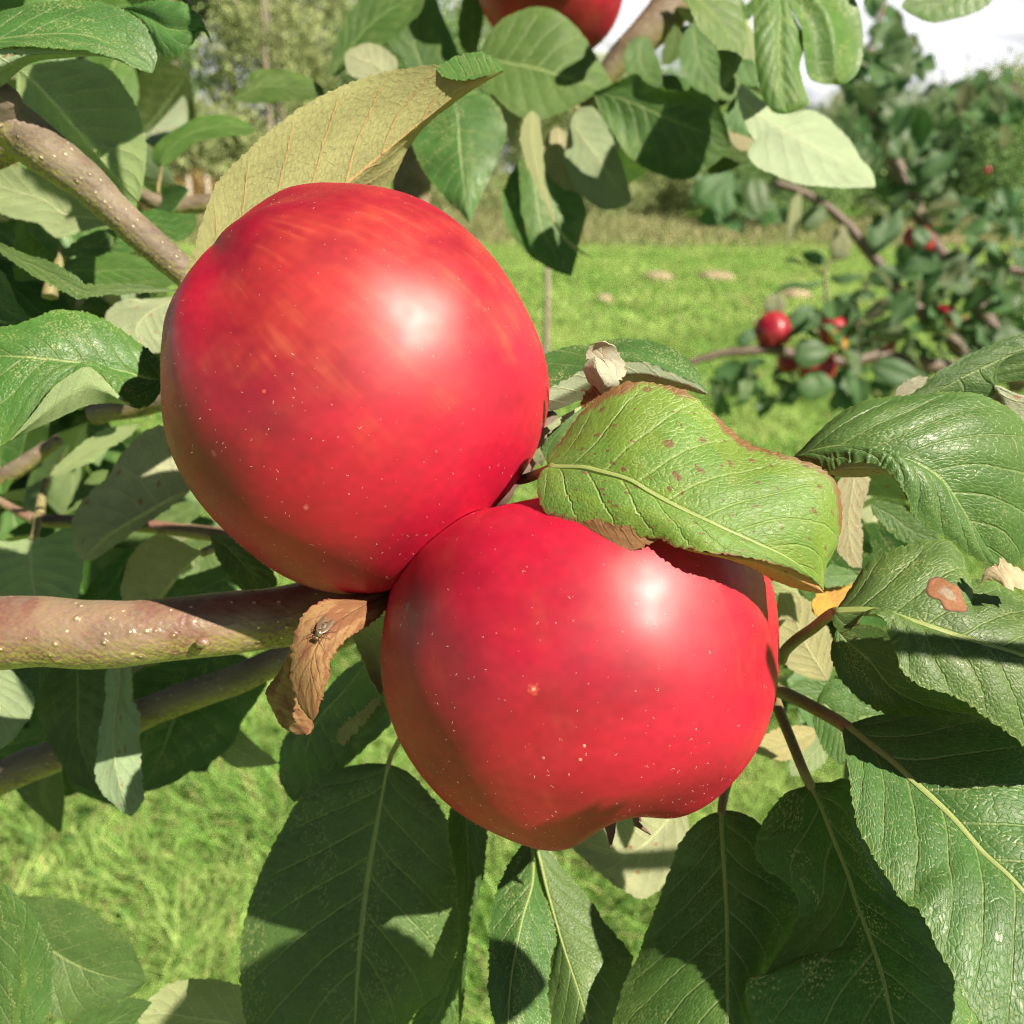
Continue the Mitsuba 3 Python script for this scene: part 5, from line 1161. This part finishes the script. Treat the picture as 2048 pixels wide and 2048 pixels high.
small = [('C', 545, 1822, 100, 1850, 'small red apple at the left end of the far cluster'), ('C', 880, 1830, 82, 1880, 'small red apple in the far cluster behind the orange leaf'), ('C', 1345, 1330, 84, 1935, 'small dark red apple beside the steep far limb'),
         ('C', 1490, 1752, 72, 1900, 'small pinkish apple under the right end of the far limbs'), ('C', 1592, 1786, 40, 2300, 'tiny pinkish apple right of another one, farther back'), ('E', 790, 222, 100, 1860, 'small red apple hanging under the level far limb'),
         ('E', 632, 200, 62, 1950, 'small dark apple left of another under the level far limb'), ('C', 1160, 1880, 70, 1960, 'small dark red apple half hidden above the level far limb'), ('C', 1728, 940, 21, 5200, 'tiny pink apple far away in front of the brown soil')]
for i, (tl, ax, ay, rr, zz, lab) in enumerate(small):
    p_ = px(tl, (ax, ay))[0]
    apple(p_[0], p_[1], zz, rr * 700 / 1932 / F * zz / 1000, (0.2 - 0.1 * (i % 4), -0.9, -0.2 + 0.15 * (i % 3)), 4 + i, lab, n=40, m=48, sepals=False, group=None, bsdf='far_apple_skin', lobes=0.05)

# ------------------------------------------------------------------ the fly on the withered leaf
FLY = numbered('fly')
labels[FLY] = {'label': 'small dark fly with clear wings sitting on the withered brown leaf', 'category': 'fly'}
scene['fly_body'] = {'type': 'principled', 'base_color': mikit.proc(lambda p, n, uv: mix((0.05, 0.038, 0.022), (0.14, 0.105, 0.05), smoothstep(0.45, 0.65, noise(p.x * 3000, p.y * 3000, p.z * 3000)))), 'roughness': 0.35, 'specular': 0.6}
scene['fly_eye'] = {'type': 'principled', 'base_color': {'type': 'rgb', 'value': [0.10, 0.03, 0.02]}, 'roughness': 0.3}
scene['fly_wing'] = {'type': 'twosided', 'b': {'type': 'principled', 'base_color': {'type': 'rgb', 'value': [0.11, 0.075, 0.045]}, 'roughness': 0.4, 'specular': 0.4}}
iD = RegularGridInterpolator(ts_dry, P_dry)
ND = grid_normals(P_dry)
if np.sum(ND * (EYE - P_dry)) < 0:
    ND = -ND
iN = RegularGridInterpolator(ts_dry, ND)
want = px('J', (535, 745))[0]
flat = P_dry.reshape(-1, 3) - EYE
pr_ = np.stack([1024 + F * (flat @ RIGHT) / (flat @ FWD), 1024 - F * (flat @ UP) / (flat @ FWD)], -1)
best = int(np.argmin(np.linalg.norm(pr_ - want, axis=1)))
foot, fn_ = P_dry.reshape(-1, 3)[best], ND.reshape(-1, 3)[best]
fwd_ = -0.42 * RIGHT - 0.9 * UP
fwd_ = fwd_ - fn_ * (fwd_ @ fn_)
fwd_ /= np.linalg.norm(fwd_)
lat_ = np.cross(fn_, fwd_)


def flyp(a, b, c):
    """millimetres: forward, sideways, above the leaf"""
    return foot + (fwd_ * a + lat_ * b + fn_ * c) * 0.00085


def blob(pos, r, seed=0):
    m = trimesh.creation.icosphere(subdivisions=3, radius=1.0)
    v = np.array(m.vertices)
    v = v * (1 + 0.08 * (meshkit.noise(v * 4 + seed) - 0.5))[:, None]
    return flyp(*pos) + (v[:, :1] * r[0] * fwd_ + v[:, 1:2] * r[1] * lat_ + v[:, 2:] * r[2] * fn_) * 0.00085, np.array(m.faces)


add_mesh(FLY + '__thorax', *blob((0.5, 0, 1.25), (1.05, 0.85, 0.8)), 'fly_body')
add_mesh(FLY + '__abdomen', *blob((-1.3, 0, 1.1), (1.35, 0.85, 0.7), 3), 'fly_body')
add_mesh(FLY + '__head', *blob((1.85, 0, 1.15), (0.5, 0.72, 0.6), 5), 'fly_body')
for s_ in (-1, 1):
    add_mesh(numbered(FLY + '__eye'), *blob((1.95, 0.45 * s_, 1.25), (0.38, 0.34, 0.45), 7), 'fly_eye')
    tw = np.linspace(0, 1, 16)
    cw = np.linspace(-1, 1, 5)
    grid = np.array([[flyp(0.5 - 4.4 * t_, s_ * (0.50 + 0.50 * t_) + c_ * 0.80 * math.sin(math.pi * (0.08 + 0.9 * t_)) ** 0.7, 1.75 - 0.5 * t_ + 0.15 * (1 - c_ * c_)) for c_ in cw] for t_ in tw])
    sv, sf, su = shell(grid, cw, tw, 0, 1, 0.00003)
    add_mesh(numbered(FLY + '__wing'), sv, sf, 'fly_wing', su)
    for a_, reach in ((1.1, 1.3), (0.4, -0.2), (-0.2, -1.6)):
        v, f, u = tube([flyp(a_, 0.6 * s_, 0.9), flyp(a_ + reach * 0.5, 1.5 * s_, 1.3), flyp(a_ + reach, 2.3 * s_, 0.25), flyp(a_ + reach * 1.25, 2.8 * s_, 0.02)], [0.08e-3, 0.07e-3, 0.05e-3, 0.03e-3], sides=6)
        add_mesh(numbered(FLY + '__leg'), v, f, 'fly_body', u)

# ------------------------------------------------------------------ leaves of the near tree that hang to the right of the camera, outside the frame
def cam_mm(a, b, c):
    return EYE + (a * RIGHT + b * UP + c * FWD) * 0.001


SUN_N = np.asarray(SUN) / np.linalg.norm(SUN)
for i, (base, tip, wid_) in enumerate((((61, -7, 83), (102, -24, 106), 0.032),)):
    b_, t_ = cam_mm(*base), cam_mm(*tip)
    v, f, u = free_leaf(b_, t_ - b_, SUN_N, float(np.linalg.norm(t_ - b_)), wid_, 30 + i, nt=80, ns=9, droop=0.05, fold=0.1, seed=900 + i)
    key = numbered(TREE + '__leaf')
    add_mesh(key, v, f, 'leaf_green', u)
    v, f, u = tube([b_, b_ + SUN_N * 0.02, b_ + SUN_N * 0.04 + [0.002, 0, 0]], [0.0004, 0.0005, 0.0006], sides=8)
    add_mesh(key + '__stalk', v, f, 'petiole', u)
v, f, u = tube([cam_mm(150, 60, 60), cam_mm(160, 20, 110), cam_mm(190, -60, 240), cam_mm(260, -160, 420)], [0.002, 0.003, 0.004, 0.006], sides=12)
add_mesh(numbered(TREE + '__twig'), v, f, 'bark', u)
